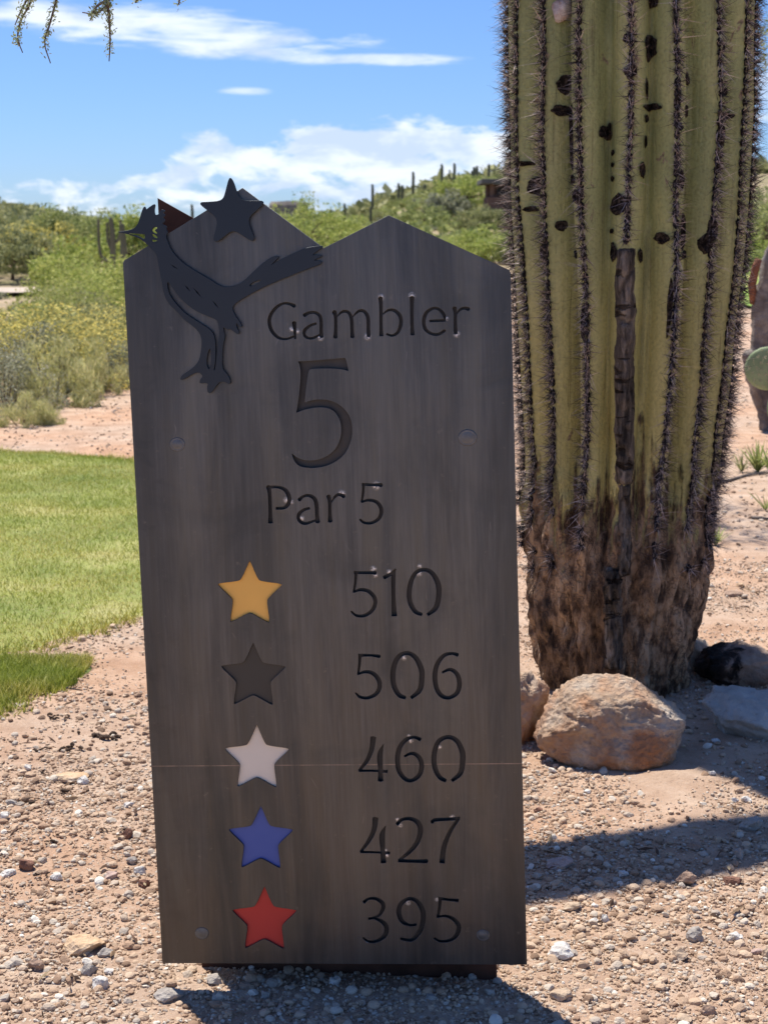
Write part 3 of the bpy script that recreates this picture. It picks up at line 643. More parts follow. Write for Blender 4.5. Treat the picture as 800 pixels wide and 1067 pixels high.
# metal plate material
def plate_mat(name, painted_glints=True):
    m = N(name); p = m.coord()
    gr = m.noise(m.mapping(p, (60, 2.2, 1)), 3.0, 8, .65); gr2 = m.noise(m.mapping(p, (14, 1.0, 1)), 2.0, 6, .6); blot = m.noise(p, 5.5, 6, .6, .5); fineg = m.noise(m.mapping(p, (260, 9, 1)), 2.0, 4, .6)
    c = m.ramp(gr, [(.28, (.088, .092, .094)), (.52, (.118, .121, .119)), (.76, (.160, .161, .154))])
    c = m.mix(m.mr(gr2, .48, .66, 0, .5), c, (.118, .112, .092)); c = m.mix(m.mr(gr2, .46, .32, 0, .4), c, (.060, .068, .076))
    c = m.mix(m.mr(blot, .50, .36, 0, .35), c, (.050, .056, .060))
    sp = m.n('ShaderNodeSeparateXYZ', {0: p})
    # handling smudges along the left edge
    lx = L(152, 700)[0]; sm = m.noise(m.mapping(p, (10, 14, 1)), 2.2, 4, .55, .4)
    edge = m.mr(sp.outputs[0], lx + .075, lx + .01, 0, 1)
    c = m.mix(m.math('MULTIPLY', m.mr(sm, .54, .72), m.math('MULTIPLY', edge, .5)), c, (.035, .034, .04))
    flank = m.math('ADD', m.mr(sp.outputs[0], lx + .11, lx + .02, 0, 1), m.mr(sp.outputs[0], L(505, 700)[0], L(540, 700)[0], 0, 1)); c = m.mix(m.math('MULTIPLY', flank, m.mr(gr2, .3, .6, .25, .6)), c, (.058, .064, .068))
    low = m.mr(sp.outputs[1], .75, .1, 0, 1); c = m.mix(m.math('MULTIPLY', low, m.mr(blot, .4, .6, .15, .5)), c, (.125, .10, .078))
    # broad stains: darker flanks, water runs, dusty bloom
    run = m.noise(m.mapping(p, (5.5, .55, 1)), 2.2, 5, .6, .6); c = m.mix(m.mr(run, .50, .66, 0, .6), c, (.045, .050, .053)); c = m.mix(m.mr(run, .46, .32, 0, .45), c, (.165, .165, .15))
    spk = m.noise(p, 55, 6, .7); c = m.mix(m.mr(spk, .62, .72, 0, .45), c, (.21, .19, .165))
    # scratches
    scn = m.noise(m.mapping(p, (3, 3, 1)), 6, 2, .5); wv = m.n('ShaderNodeTexWave', {'Vector': m.mapping(p, (1, 1.9, 1)), 'Scale': 3.1, 'Distortion': 7, 'Detail': 2}).outputs[1]
    c = m.mix(m.math('MULTIPLY', m.mr(wv, .9985, .9998), m.mr(scn, .62, .68, 0, .3)), c, (.24, .23, .22))
    # pale seam line across the plate
    y0 = L(350, 797)[1]; dl = m.math('ABSOLUTE', m.math('SUBTRACT', sp.outputs[1], y0))
    c = m.mix(m.math('MULTIPLY', m.mr(dl, .0011, .0004), m.mr(m.noise(m.mapping(p, (12, 1, 1)), 3, 5), .38, .62, .15, .75)), c, (.34, .27, .24))
    rough = m.mr(gr, .3, .7, .34, .46)
    if painted_glints:
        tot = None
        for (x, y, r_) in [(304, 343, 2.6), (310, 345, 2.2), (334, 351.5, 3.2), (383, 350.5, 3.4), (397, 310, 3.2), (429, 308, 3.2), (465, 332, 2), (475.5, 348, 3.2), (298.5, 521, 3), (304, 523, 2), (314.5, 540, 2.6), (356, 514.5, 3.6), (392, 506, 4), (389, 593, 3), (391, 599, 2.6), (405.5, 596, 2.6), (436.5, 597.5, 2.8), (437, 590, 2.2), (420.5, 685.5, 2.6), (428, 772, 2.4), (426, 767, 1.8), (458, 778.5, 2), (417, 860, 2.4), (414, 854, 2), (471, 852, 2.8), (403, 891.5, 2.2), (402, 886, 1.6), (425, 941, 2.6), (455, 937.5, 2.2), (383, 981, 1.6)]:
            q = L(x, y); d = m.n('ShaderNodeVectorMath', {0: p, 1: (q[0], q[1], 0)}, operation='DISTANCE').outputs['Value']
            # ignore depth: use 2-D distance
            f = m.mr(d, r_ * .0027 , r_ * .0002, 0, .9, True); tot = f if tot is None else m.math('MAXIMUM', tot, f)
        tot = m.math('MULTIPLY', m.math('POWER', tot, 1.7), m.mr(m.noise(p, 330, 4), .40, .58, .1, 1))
        c = m.mix(tot, c, (.95, .93, .88))  # glints on the dented weld spots at letter ends, painted as pale colour
    h = m.math('ADD', m.math('MULTIPLY', fineg, .5), m.math('MULTIPLY', blot, 3.0))
    if painted_glints: h = m.math('ADD', h, m.math('MULTIPLY', tot, 6.0))
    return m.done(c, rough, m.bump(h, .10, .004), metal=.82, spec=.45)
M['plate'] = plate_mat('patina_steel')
def simple(name, c, rough=.5, metal=0.0, spec=.4, var=.12, sc=30, bump=.1):
    m = N(name); p = m.coord(); n = m.noise(p, sc, 5, .6); lo = tuple(max(0, x * (1 - var)) for x in c); hi = tuple(x * (1 + var) for x in c)
    return m.done(m.ramp(n, [(.3, lo), (.7, hi)]), rough, m.bump(n, bump, .003), metal=metal, spec=spec)
M['backing'] = simple('dark_backing_steel', (.066, .063, .058), .5, .3)
M['paint'] = simple('blue_black_paint', (.005, .0150, .026), .42, 0, .5, .1, 12, .03)
M['rust'] = simple('rusty_back_steel', (.085, .038, .024), .7, .3, .3, .45, 14, .3)
M['bolt'] = simple('worn_plug_weld', (.135, .14, .14), .42, .6, .5, .2, 80)
outer = [(128.6, 275.2), (129.5, 271.8), (200.8, 228.4), (252.8, 196), (337.2, 258.8), (405, 224.6), (530, 281.5), (531.4, 284), (548.6, 1005), (169.6, 1003.4)]
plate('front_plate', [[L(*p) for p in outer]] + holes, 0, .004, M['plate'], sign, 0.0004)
inner = [(140, 283), (204, 236), (252, 206), (337, 268), (405, 234), (522, 289), (540, 995), (178, 994)]
plate('backing_plate', [[L(*p, -.0105) for p in inner]], -.0105, .003, M['backing'], sign)
cols = [('yellow', (.95, .53, .115), 'yellow star inset at the top of the column'), ('dark', (.062, .056, .044), 'dark brown grey star inset, second down'), ('white', (.86, .76, .60), 'off white star inset, third down'), ('blue', (.085, .13, .40), 'blue star inset, fourth down'), ('red', (.66, .052, .036), 'red star inset, lowest')]
for (nm, cc, lb), c in zip(cols, SC):
    m_ = simple('painted_star_' + nm, cc, .45, 0, .35, .05, 6, .02)
    # star panel fixed behind the cutout, a little larger than it
    o = plate('star_panel', [starpoly(*c, s=1.13)], -.0046, .004, m_, sign); o['label'] = lb
for (x, y, rr) in [(185, 463, 8), (487, 456, 9.5), (210.5, 972.5, 7.5), (503, 974.5, 7)]:
    q = L(x, y); r_ = rr / F * 2.6; V = []; Fc = []
    prof = [(1, -.001), (1, .0006), (.9, .0014), (.8, .0008), (.72, .0010), (.4, .0017), (.0, .0019)]; n = 28
    for (a, z) in prof[:-1]:
        for k in range(n): t = math.tau * k / n; V.append((q[0] + r_ * a * math.cos(t), q[1] + r_ * a * .88 * math.sin(t), z))
    V.append((q[0], q[1], prof[-1][1]))
    for i in range(len(prof) - 2):
        for k in range(n): Fc.append((i * n + k, i * n + (k + 1) % n, (i + 1) * n + (k + 1) % n, (i + 1) * n + k))
    b0 = (len(prof) - 2) * n
    for k in range(n): Fc.append((b0 + k, b0 + (k + 1) % n, len(V) - 1))
    link('bolt', mesh_py('bolt', V, Fc, True), M['bolt'], sign)
# bird silhouette
def A(ox, oy, sc, pts): return [(ox + a / sc, oy + b / sc) for a, b in pts]
bird = A(120, 200, 8, [(28, 337), (34, 332), (100, 325), (155, 308), (185, 280), (205, 230), (222, 170), (235, 135), (245, 123), (251, 126), (258, 150), (290, 125), (322, 104), (331, 104), (332, 118), (325, 150), (330, 188), (345, 195), (368, 184), (382, 152), (400, 148), (414, 158), (398, 178), (416, 195), (396, 215), (418, 240), (385, 268), (432, 288), (420, 312), (440, 335), (420, 368), (440, 420), (470, 490), (540, 570), (620, 630), (720, 690)])
bird += [(220, 292), (226, 296), (232, 299), (240, 299), (247, 297), (253.7, 293.6), (264.7, 282.6), (277, 271.6), (286.7, 266.6), (291, 267.5), (286, 272), (281, 277.5), (288, 273), (295, 269.4), (306, 264), (317, 259), (328, 256.8), (338, 256), (330.7, 261.3), (324, 266), (335, 265.6), (335, 267.4), (325, 271.5), (335, 271.8), (334.5, 275.2), (322.5, 279.2), (308.7, 284.7), (288, 293), (271.6, 300.5), (256.5, 308.7), (245.5, 315.6), (241.4, 321), (245, 328.7), (249.5, 335), (252.3, 340), (250.3, 341.4), (246, 335.5), (246, 340), (249.4, 346.5), (248, 348.5), (243, 345), (240, 342.6), (237, 343.6), (232.4, 340), (233, 346), (234.6, 350.5), (232.5, 358), (231.5, 366), (231.2, 384), (236, 389), (239.6, 395), (240, 400), (237.3, 399.8), (234, 397.3), (228, 398), (224, 404), (220, 409.6), (216.6, 409), (216, 404), (217, 398.6), (208.3, 399.8), (208.6, 396), (212, 391.8), (207, 387.5), (200, 390), (192, 395), (187.4, 396), (190, 391), (198, 386), (204, 381), (208, 375), (210, 365), (210.5, 355), (209, 349), (206, 344), (199, 338), (193, 334), (183.7, 323.7), (175, 315.6), (170.6, 305), (168.7, 292.5), (166, 280), (164.5, 270), (162.5, 263.7), (156, 257.5), (150, 251), (142.5, 246.9), (132.5, 243.4)]
bh = [A(120, 200, 8, [(84, 341), (245, 350), (251, 358), (250, 388), (240, 397), (190, 368), (130, 352)]),
      A(120, 200, 8, [(303, 322), (318, 292), (352, 288), (354, 306), (336, 314), (334, 322), (357, 346), (350, 352), (318, 340)]),
      A(120, 200, 8, [(303, 358), (310, 350), (328, 352), (358, 376), (354, 390), (325, 382)]),
      A(120, 200, 8, [(303, 402), (312, 395), (356, 402), (358, 418), (346, 424), (312, 417)]),
      A(150, 270, 8, [(202, 185), (225, 215), (280, 300), (350, 370), (430, 430), (530, 475), (608, 503), (622, 540)]) + [(229, 347), (227.6, 358), (226, 370), (225, 382), (223.6, 387), (222.6, 385), (224.2, 378), (224.6, 366), (224, 353), (221, 345), (213.7, 340), (203.7, 333.7), (191, 325), (181, 313.7), (175.6, 305), (173.9, 296)],
      A(180, 330, 10, [(395, 322), (403, 430), (398, 510), (380, 556), (358, 520), (350, 480), (356, 420), (372, 350)]),
      A(240, 240, 7.273, [(140, 418), (170, 390), (240, 370), (228, 388), (160, 430)])]
def slit(a, b, w=.5):
    a = np.array(a); b = np.array(b); d = (b - a) / np.linalg.norm(b - a); n = np.array([-d[1], d[0]]) * w / 2
    return [tuple(a), tuple((a + b) / 2 + n * 2), tuple(b), tuple((a + b) / 2 - n * 2)]
for a, b in [((191.2, 295), (199.8, 305.4)), ((199.3, 297), (212.3, 312.6)), ((220, 311), (229.5, 323.2)), ((176.5, 274.5), (187, 281.5)), ((206.5, 392), (208.7, 387)), ]:
    if a[1] < 390: bh.append(slit(a, b, .8))
bh = [chaikin(q, 1) if len(q) > 4 else q for q in bh]
BZ = .0075
plate('bird_silhouette', [[L(*p, BZ) for p in chaikin(bird, 1)]] + [[L(*p, BZ) for p in q] for q in bh], BZ, .005, M['paint'], sign, .0004)
ts = A(195, 180, 8.889, [(394, 50), (406, 50), (430, 90), (455, 165), (475, 215), (505, 248), (560, 262), (640, 262), (690, 260), (705, 272), (700, 290), (640, 350), (590, 392), (570, 430), (572, 480), (600, 550), (620, 600), (612, 625), (590, 628), (530, 590), (470, 552), (430, 538), (390, 550), (330, 600), (280, 635), (250, 632), (245, 605), (265, 540), (280, 470), (270, 420), (240, 385), (180, 340), (130, 300), (123, 285), (135, 273), (220, 270), (300, 262), (335, 238), (350, 200), (368, 130), (382, 75)])
BZ2 = .0095
plate('top_star', [[L(*p, BZ2) for p in chaikin(ts, 1)]], BZ2, .005, M['paint'], sign, .0005)
# back panel (rusty) with its own profile, runs into the ground
BD = -.085
bp = [L(164.6, 206.8, BD), L(206, 230, BD), L(262, 275, BD), L(340, 300, BD), L(405, 262, BD), L(500, 300, BD), L(517, 1012, BD), L(211, 1012, BD)]
bp[6] = (bp[6][0], -.06); bp[7] = (bp[7][0], -.06)
plate('back_panel', [bp], BD, .005, M['rust'], sign, .0004)
# steel box frame joining the two plates
xl, xr = L(215, 700, -.04)[0], L(505, 700, -.04)[0]
for nm, x0 in (('frame_post', xl), ('frame_post', xr - .04)):
    bm = bmesh.new(); bmesh.ops.create_cube(bm, size=1, matrix=Matrix.Translation((x0 + .02, .58, -.049)) @ Matrix.Diagonal((.04, .98, .062, 1)))
    bmesh.ops.bevel(bm, geom=bm.edges[:], offset=.003, segments=2, affect='EDGES'); link(nm, from_bm(nm, bm), M['rust'], sign)

# ------------------------------------------------------------------ SAGUARO
sb = ghit(641, 722); SX, SY = sb.x, sb.y + .10
SD = math.hypot(SX, SY); sdep = lambda z: (Vector((SX, SY, z)) - CAM).dot(FW)
def zfor(py, R_=.25):     # height on the front surface seen at row py
    r = ray(645, py); return CAM.z + r.z / r.y * (SY - R_)
prof_px = [(-700, 655, 122), (-300, 655, 127), (0, 656, 127), (100, 656, 127), (200, 654, 123), (283, 654, 117), (350, 652, 111), (400, 651, 108), (500, 647, 98), (540, 645, 95), (600, 642, 92), (650, 640, 88), (700, 637, 78), (735, 637, 69), (770, 637, 64)]
prof = []
for py, cx, rp in prof_px:
    z = zfor(py); dp = sdep(z); prof.append((z, (cx - 400) / F * dp, rp / F * dp))
prof.sort(); prof[0] = (min(prof[0][0], -.12), prof[0][1], prof[0][2])
pz = np.array([q[0] for q in prof]); pxx = np.array([q[1] for q in prof]); prr = np.array([q[2] for q in prof]) * .965; ZT = 3.9
ph0 = math.atan2(-SY, -SX)       # direction from the plant to the camera
NR = 17
def prof_at(z):
    cx = float(np.interp(z, pz, pxx)); rr = float(np.interp(z, pz, prr))
    if z > ZT - .35: rr *= math.sqrt(max(0, 1 - ((z - (ZT - .35)) / .36) ** 2))
    return cx, rr
def wob(k, z): return .075 * noise.noise((k * 3.7, z * 1.4, 2)) + (.018 * noise.noise((k * 9.7, z * 6, 5)))
def ribt(th):   # th relative to the camera direction, 0 = facing camera
    return th * NR / math.tau
def surf(th, z, off=0.0):
    cx, rr = prof_at(z)
    k = ribt(th); kw = k + wob(round(k) % NR, z) * 2.0
    rib = abs(math.cos(math.pi * kw))
    low = sst(.30, .72, z)
    dep = .018 + .056 * low
    r = rr * 1.0 - dep * (1 - rib ** .72) + .010
    # body irregularity
    r += .008 * noise.noise((math.cos(th) * 2, math.sin(th) * 2, z * 2.3)) 
    if z < .8:
        q = (math.cos(th) * 5.5, math.sin(th) * 5.5, z * 7); q2 = (math.cos(th) * 14, math.sin(th) * 14, z * 13); q3 = (math.cos(th) * 30, math.sin(th) * 30, z * 24)
        s = 1 - sst(.5, .8, z)
        r += s * (.026 * noise.noise(q) + .022 * abs(noise.noise(q2)) + .014 * noise.noise(q3))
    a = ph0 + th; r += off
    return Vector((cx + r * math.cos(a), SY + r * math.sin(a), z))
saguaro = empty('saguaro_cactus', (SX, SY, 0), 'huge ribbed saguaro trunk with brown corky base rising right of the sign', 'cactus')
off0 = Vector((SX, SY, 0))
nth = NR * 16; zs = []; z = -.1
while z < ZT - .001: zs.append(z); z += .011 if z < 2.1 else .03
zs.append(ZT - .001)
V = [surf(math.tau * i / nth - math.pi, z) - off0 for z in zs for i in range(nth)]
J, I = np.meshgrid(np.arange(len(zs) - 1), np.arange(nth), indexing='ij'); a_ = (J * nth + I).ravel(); b_ = (J * nth + (I + 1) % nth).ravel()
def sag_mat():
    m = N('saguaro_skin'); p = m.coord(); sp = m.n('ShaderNodeSeparateXYZ', {0: p}); z = sp.outputs[2]
    n1 = m.noise(m.mapping(p, (1, 1, .35)), 7, 6, .6); n2 = m.noise(m.mapping(p, (1, 1, .5)), 26, 6, .65); n3 = m.noise(p, 120, 4, .6)
    g = m.ramp(n1, [(.3, (.25, .275, .115)), (.5, (.37, .385, .155)), (.7, (.52, .49, .21))])
    yel = m.ramp(n1, [(.3, (.46, .41, .15)), (.7, (.66, .57, .22))])
    zz = m.math('ADD', z, m.math('MULTIPLY', m.math('SUBTRACT', n1, .5), .7))
    c = m.mix(m.mr(zz, 1.45, .85, 0, .85, True), g, yel)
    # vertical corky streaks and scuffs
    stv = m.noise(m.mapping(p, (1, 1, .06)), 30, 5, .6)
    c = m.mix(m.math('MULTIPLY', m.mr(stv, .60, .70), m.mr(n2, .4, .6, .1, .6)), c, (.12, .085, .05))
    c = m.mix(m.mr(n3, .50, .68, 0, .35), c, m.mix(1.0, c, (1.45, 1.4, 1.4), 'MULTIPLY')); c = m.mix(m.mr(n3, .46, .34, 0, .4), c, m.mix(1.0, c, (.55, .52, .5), 'MULTIPLY'))
    cre = m.noise(m.mapping(p, (1, 1, .035)), 75, 4, .6); c = m.mix(m.mr(cre, .60, .68, 0, .5), c, m.mix(1.0, c, (.45, .42, .4), 'MULTIPLY'))
    pt = m.noise(m.mapping(p, (1, 1, .6)), 17, 5, .7, .8); c = m.mix(m.mr(pt, .645, .68, 0, .85), c, m.ramp(n3, [(.35, (.10, .065, .045)), (.65, (.36, .25, .17))]))
    # small pale flecks
    vo = m.n('ShaderNodeTexVoronoi', {'Vector': p, 'Scale': 34.0}).outputs[0]; c = m.mix(m.mr(vo, .13, .06, 0, .5), c, (.45, .36, .22))
    # bark
    bk = m.ramp(n2, [(.30, (.030, .020, .015)), (.43, (.16, .10, .062)), (.54, (.46, .30, .175)), (.70, (.56, .42, .29))])
    bk = m.mix(m.mr(n1, .56, .40, 0, .75), bk, m.mix(1.0, bk, (.30, .27, .27), 'MULTIPLY'))
    z2 = m.math('ADD', z, m.math('MULTIPLY', m.math('SUBTRACT', n2, .5), .50)); z2 = m.math('ADD', z2, m.math('MULTIPLY', m.math('SUBTRACT', stv, .5), .9))
    bf = m.mr(z2, .66, .50, 0, 1, True)
    c = m.mix(bf, c, bk)
    cav = m.n('ShaderNodeTexVoronoi', {'Vector': m.n('ShaderNodeVectorMath', {0: m.mapping(p, (1, 1, .3)), 1: m.n('ShaderNodeVectorMath', {0: m.noise(p, 14, 4, .6, 0, 'Color'), 3: .12}, operation='SCALE').outputs[0]}, operation='ADD').outputs[0], 'Scale': 30.0}, feature='DISTANCE_TO_EDGE').outputs[0]
    c = m.mix(m.math('MULTIPLY', m.math('MULTIPLY', m.mr(cav, .07, .02), m.mr(n1, .45, .6)), m.math('MULTIPLY', bf, .45)), c, (.02, .014, .011))
    h = m.math('ADD', m.math('MULTIPLY', m.math('SUBTRACT', n3, cre), .32), m.math('MULTIPLY', m.math('MULTIPLY', m.math('ADD', m.math('MULTIPLY', n2, 1.6), m.mr(cav, 0, .12, 0, .25)), bf), 1.4))
    rg = m.mix(bf, (.5, .5, .5), (.95, .95, .95))
    return m.done(c, rg, m.bump(h, .8, .014), spec=.35)
M['sag'] = sag_mat()
link('trunk', mesh_np('trunk', V, np.stack([a_, b_, b_ + nth, a_ + nth], 1), True), M['sag'], saguaro)
# spines
def spine_set(bases, outs, ups, length, per, r):
    """numpy cones; bases (n,3) etc."""
    n = len(bases); B = np.repeat(bases, per, 0); O = np.repeat(outs, per, 0); U = np.repeat(ups, per, 0); Sd = np.cross(O, U)
    k = len(B); a = rng.uniform(0, math.tau, k); sp = rng.uniform(.25, 1.35, k)
    D = O * np.cos(sp)[:, None] + (U * np.sin(a)[:, None] + Sd * np.cos(a)[:, None]) * np.sin(sp)[:, None]
    Ln = length * rng.uniform(.45, 1.2, k) * np.where(rng.random(k) < .15, 1.45, 1)
    w = np.cross(D, O + [.01, .02, .03]); w /= np.linalg.norm(w, axis=1)[:, None] + 1e-9; w2 = np.cross(D, w)
    B = B + rng.normal(0, .0028, B.shape)
    th = r * rng.uniform(.7, 1.2, k)[:, None]; tip = B + D * Ln[:, None] + np.column_stack([np.zeros(k), np.zeros(k), rng.normal(-.003, .004, k)])
    V = np.stack([B + w * th, B - w * th * .5 + w2 * th * .87, B - w * th * .5 - w2 * th * .87, tip], 1).reshape(-1, 3)
    q = (np.arange(k) * 4)[:, None]; Fc = np.stack([q + [0, 1, 3], q + [1, 2, 3], q + [2, 0, 3]], 1).reshape(-1, 3)
    return V, Fc
Bs, Os, Us, pads = [], [], [], []
for k in range(-8, 9):
    z = .34 + random.uniform(0, .02)
    while z < ZT - .1:
        if k == 0 and z < 1.27: z += .026; continue
        kk = k % NR
        thc = (k - wob(kk, z) * 2.0) * math.tau / NR
        p_ = surf(thc, z, .001); cx, rr = prof_at(z); o_ = Vector((p_.x - cx, p_.y - SY, 0)).normalized()
        dens = 1 if z > .55 else (z - .3) / .25
        if random.random() < dens:
            Bs.append(p_ - off0); Os.append(o_); Us.append(Vector((0, 0, 1))); pads.append((p_ - off0, o_))
        z += random.uniform(.021, .029) if z < 2.1 else .035
Bs = np.array([b[:] for b in Bs]); Os = np.array([b[:] for b in Os]); Us = np.array([b[:] for b in Us])
Vs, Fs = spine_set(Bs, Os, Us, .048, 30, .00105)
lowz = Bs[:, 2] < 1.15
V3, F3 = spine_set(Bs, Os, Us, .024, 16, .0012)
V2, F2 = spine_set(Bs[lowz], Os[lowz], Us[lowz], .046, 10, .0009)
m = N('saguaro_spines'); g = m.n('ShaderNodeNewGeometry').outputs['Random Per Island']
M['spine'] = m.done(m.ramp(g, [(0, (.022, .02, .022)), (.50, (.05, .042, .042)), (.62, (.22, .165, .15)), (1, (.85, .70, .62))]), .6, spec=.3)
link('spines', mesh_np('spines', np.concatenate([Vs, V2, V3]), np.concatenate([Fs, F2 + len(Vs), F3 + len(Vs) + len(V2)])), M['spine'], saguaro)
# areole pads
pv, pf = ICO[1]; PV = []; PF = []
for i, (b, o_) in enumerate(pads):
    s_ = Vector((-o_.y, o_.x, 0)); jit = 1 + .3 * random.random()
    for q in pv: PV.append(b + s_ * (q[0] * .0080 * jit) + Vector((0, 0, q[2] * .0115 * jit)) + o_ * (q[1] * .0045))
    PF.append(pf + i * len(pv))
M['areole'] = simple('areole_felt', (.022, .019, .019), .95, 0, .1, .4, 60)
link('areoles', mesh_np('areoles', [v[:] for v in PV], np.concatenate(PF), True), M['areole'], saguaro)
# arm above the frame (its shadow crosses the ground)
def ribbed(path, rad, nr=13, per=6, depth=.022, step=.03):
    P = crs([(p[0], p[1], p[2]) for p in path], 8); Rr = np.interp(np.linspace(0, 1, len(P)), np.linspace(0, 1, len(rad)), rad)
    seg = nr * per; V = []; Fc = []; pts = [Vector(p) for p in P]; prev = None; info = []
    for i, p in enumerate(pts):
        d = (pts[min(i + 1, len(pts) - 1)] - pts[max(i - 1, 0)]).normalized()
        s = d.cross(Vector((0, 1, .01))).normalized() if prev is None else (prev - d * prev.dot(d)).normalized(); prev = s; t = d.cross(s)
        for k in range(seg):
            a = math.tau * k / seg; r = Rr[i] - min(depth, Rr[i] * .3) * (1 - abs(math.cos(nr * a / 2))); V.append(p + (s * math.cos(a) + t * math.sin(a)) * r)
        for k in range(nr):
            a = math.tau * k / nr; o_ = s * math.cos(a) + t * math.sin(a); info.append((p + o_ * Rr[i], o_, d))
    n = len(pts)
    for i in range(n - 1):
        for k in range(seg): Fc.append((i * seg + k, i * seg + (k + 1) % seg, (i + 1) * seg + (k + 1) % seg, (i + 1) * seg + k))
    Fc.append(tuple(range(seg))[::-1]); Fc.append(tuple((n - 1) * seg + k for k in range(seg)))
    return V, Fc, info
AH = 2.76
az_ = Vector((-.95, -.31, 0)).normalized()
ap = [Vector((.0, 0, AH - .02)), az_ * .3 + Vector((0, 0, AH)), az_ * .65 + Vector((0, 0, AH + .0)), az_ * 1.0 + Vector((0, 0, AH + .01)), az_ * 1.5 + Vector((0, 0, AH + .03)), az_ * 1.66 + Vector((0, 0, AH + .14)), az_ * 1.7 + Vector((0, 0, AH + .32)), az_ * 1.7 + Vector((0, 0, AH + .46))]
Va, Fa, info = ribbed(ap, [.10, .11, .118, .122, .122, .12, .11, .03])
arm = link('arm', mesh_py('arm', Va, Fa, True), M['sag'], saguaro)
info = info[::1]; b = np.array([i[0][:] for i in info]); o_ = np.array([i[1][:] for i in info]); u_ = np.array([i[2][:] for i in info])
Va, Fa = spine_set(b, o_, u_, .04, 10, .001); link('spines', mesh_np('spines', Va, Fa), M['spine'], arm)
# scars
M['scar'] = rock_mat('black_corky_scar', (.012, .010, .009), (.06, .044, .035), (.30, .22, .16), 90, pit=(1.0, .02))
scl = [(470, 10, 16, 18), (460, 140, 26, 48), (390, 120, 11, 16), (405, 215, 22, 22), (212, 240, 17, 34), (208, 315, 24, 20), (570, 230, 18, 22), (558, 325, 8, 20), (450, 345, 10, 15), (332, 380, 23, 32), (350, 440, 8, 9), (350, 475, 8, 9), (350, 515, 8, 10), (375, 590, 38, 42), (348, 665, 8, 10), (438, 490, 14, 25), (487, 685, 22, 22), (263, 565, 18, 18), (208, 648, 10, 20), (668, 130, 13, 22), (655, 445, 14, 14), (645, 265, 9, 15), (678, 330, 10, 12), (175, 725, 12, 26), (520, 295, 10, 14), (432, 735, 10, 26), (355, 725, 13, 34), (540, 660, 9, 75), (115, 465, 12, 8), (125, 600, 9, 12), (450, 260, 5, 40), (447, 410, 5, 22),
       (243, 400, 9, 95), (243, 515, 22, 16), (462, 312, 26, 15), (528, 372, 9, 12), (533, 520, 8, 32), (545, 732, 11, 13), (635, 392, 15, 42), (640, 478, 26, 14), (248, 732, 10, 14), (128, 532, 10, 34), (598, 700, 13, 30), (520, 300, 8, 40), (615, 660, 16, 40), (280, 930, 7, 60), (500, 880, 7, 110)]
for i, (sx, sy, wx, hy) in enumerate(scl):
    px_, py_ = 510 + sx / 2.76, sy / 2.76
    z0 = zfor(py_); cx, rr = prof_at(z0); cpx = 400 + cx / sdep(z0) * F; u = (px_ - cpx) / (rr / sdep(z0) * F); 
    if abs(u) > .97: continue
    th0 = math.asin(u); dt = wx / 2.76 / F * sdep(z0) / rr / max(.35, math.cos(th0)); dz = hy / 2.76 / F * sdep(z0)
    V = []; Fc = []; na, nr_ = 40, 6; dt *= random.uniform(.55, .8); dz *= random.uniform(.62, .85)
    pr = [(1.08, -.006), (1.0, .004), (.82, .010), (.62, .006), (.36, -.002), (.0, -.003)]
    for (q, h) in pr[:-1]:
        for k in range(na):
            a = math.tau * k / na; jj_ = 1 + .45 * noise.noise((math.cos(a) * 1.3 + i, math.sin(a) * 1.3, i * 3.1)) + .16 * noise.noise((math.cos(a) * 5 + i, math.sin(a) * 5, i * 3.1))
            V.append(surf(th0 + dt * q * jj_ * math.cos(a), z0 + dz * q * jj_ * math.sin(a), h + .003 + .002 * noise.noise((a * 3, q * 5, i))) - off0)
    V.append(surf(th0, z0, .004) - off0)
    for r_ in range(len(pr) - 2):
        for k in range(na): Fc.append((r_ * na + k, r_ * na + (k + 1) % na, (r_ + 1) * na + (k + 1) % na, (r_ + 1) * na + k))
    for k in range(na): Fc.append(((len(pr) - 2) * na + k, (len(pr) - 2) * na + (k + 1) % na, len(V) - 1))
    link('scar', mesh_py('scar', V, Fc, True), M['scar'], saguaro)
# long bark strip in the centre
def bark_mat(name, a, b, c_, sc=(1, 1, .22), f=34, lenz=1.0):
    m = N(name); p = m.coord(); q = m.mapping(p, sc)
    n1 = m.noise(q, f, 8, .68, .4); n2 = m.noise(p, f * 1.6, 6, .7); n3 = m.noise(m.mapping(p, (sc[0] * .3, sc[1] * .3, 1)), f * .8, 4, .6, .6)
    c = m.ramp(n1, [(.36, a), (.5, b), (.64, c_)]); c = m.mix(m.mr(n3, .42, .36), c, m.mix(1.0, c, (.25, .22, .2), 'MULTIPLY')); c = m.mix(m.mr(n2, .55, .7, 0, .6), c, m.mix(1.0, c, (1.5, 1.45, 1.4), 'MULTIPLY'))
    h = m.math('ADD', n1, m.math('MULTIPLY', n2, .5)); h = m.math('ADD', h, m.mr(n3, .36, .42, -.6, 0))
    return m.done(c, .95, m.bump(h, 1.0, .02), spec=.15)
M['strip'] = bark_mat('grey_brown_bark', (.035, .030, .026), (.135, .110, .088), (.33, .275, .22))
M['wood'] = bark_mat('grey_weathered_wood', (.02, .016, .014), (.075, .062, .053), (.22, .19, .17), (1, 1, .12), 26)
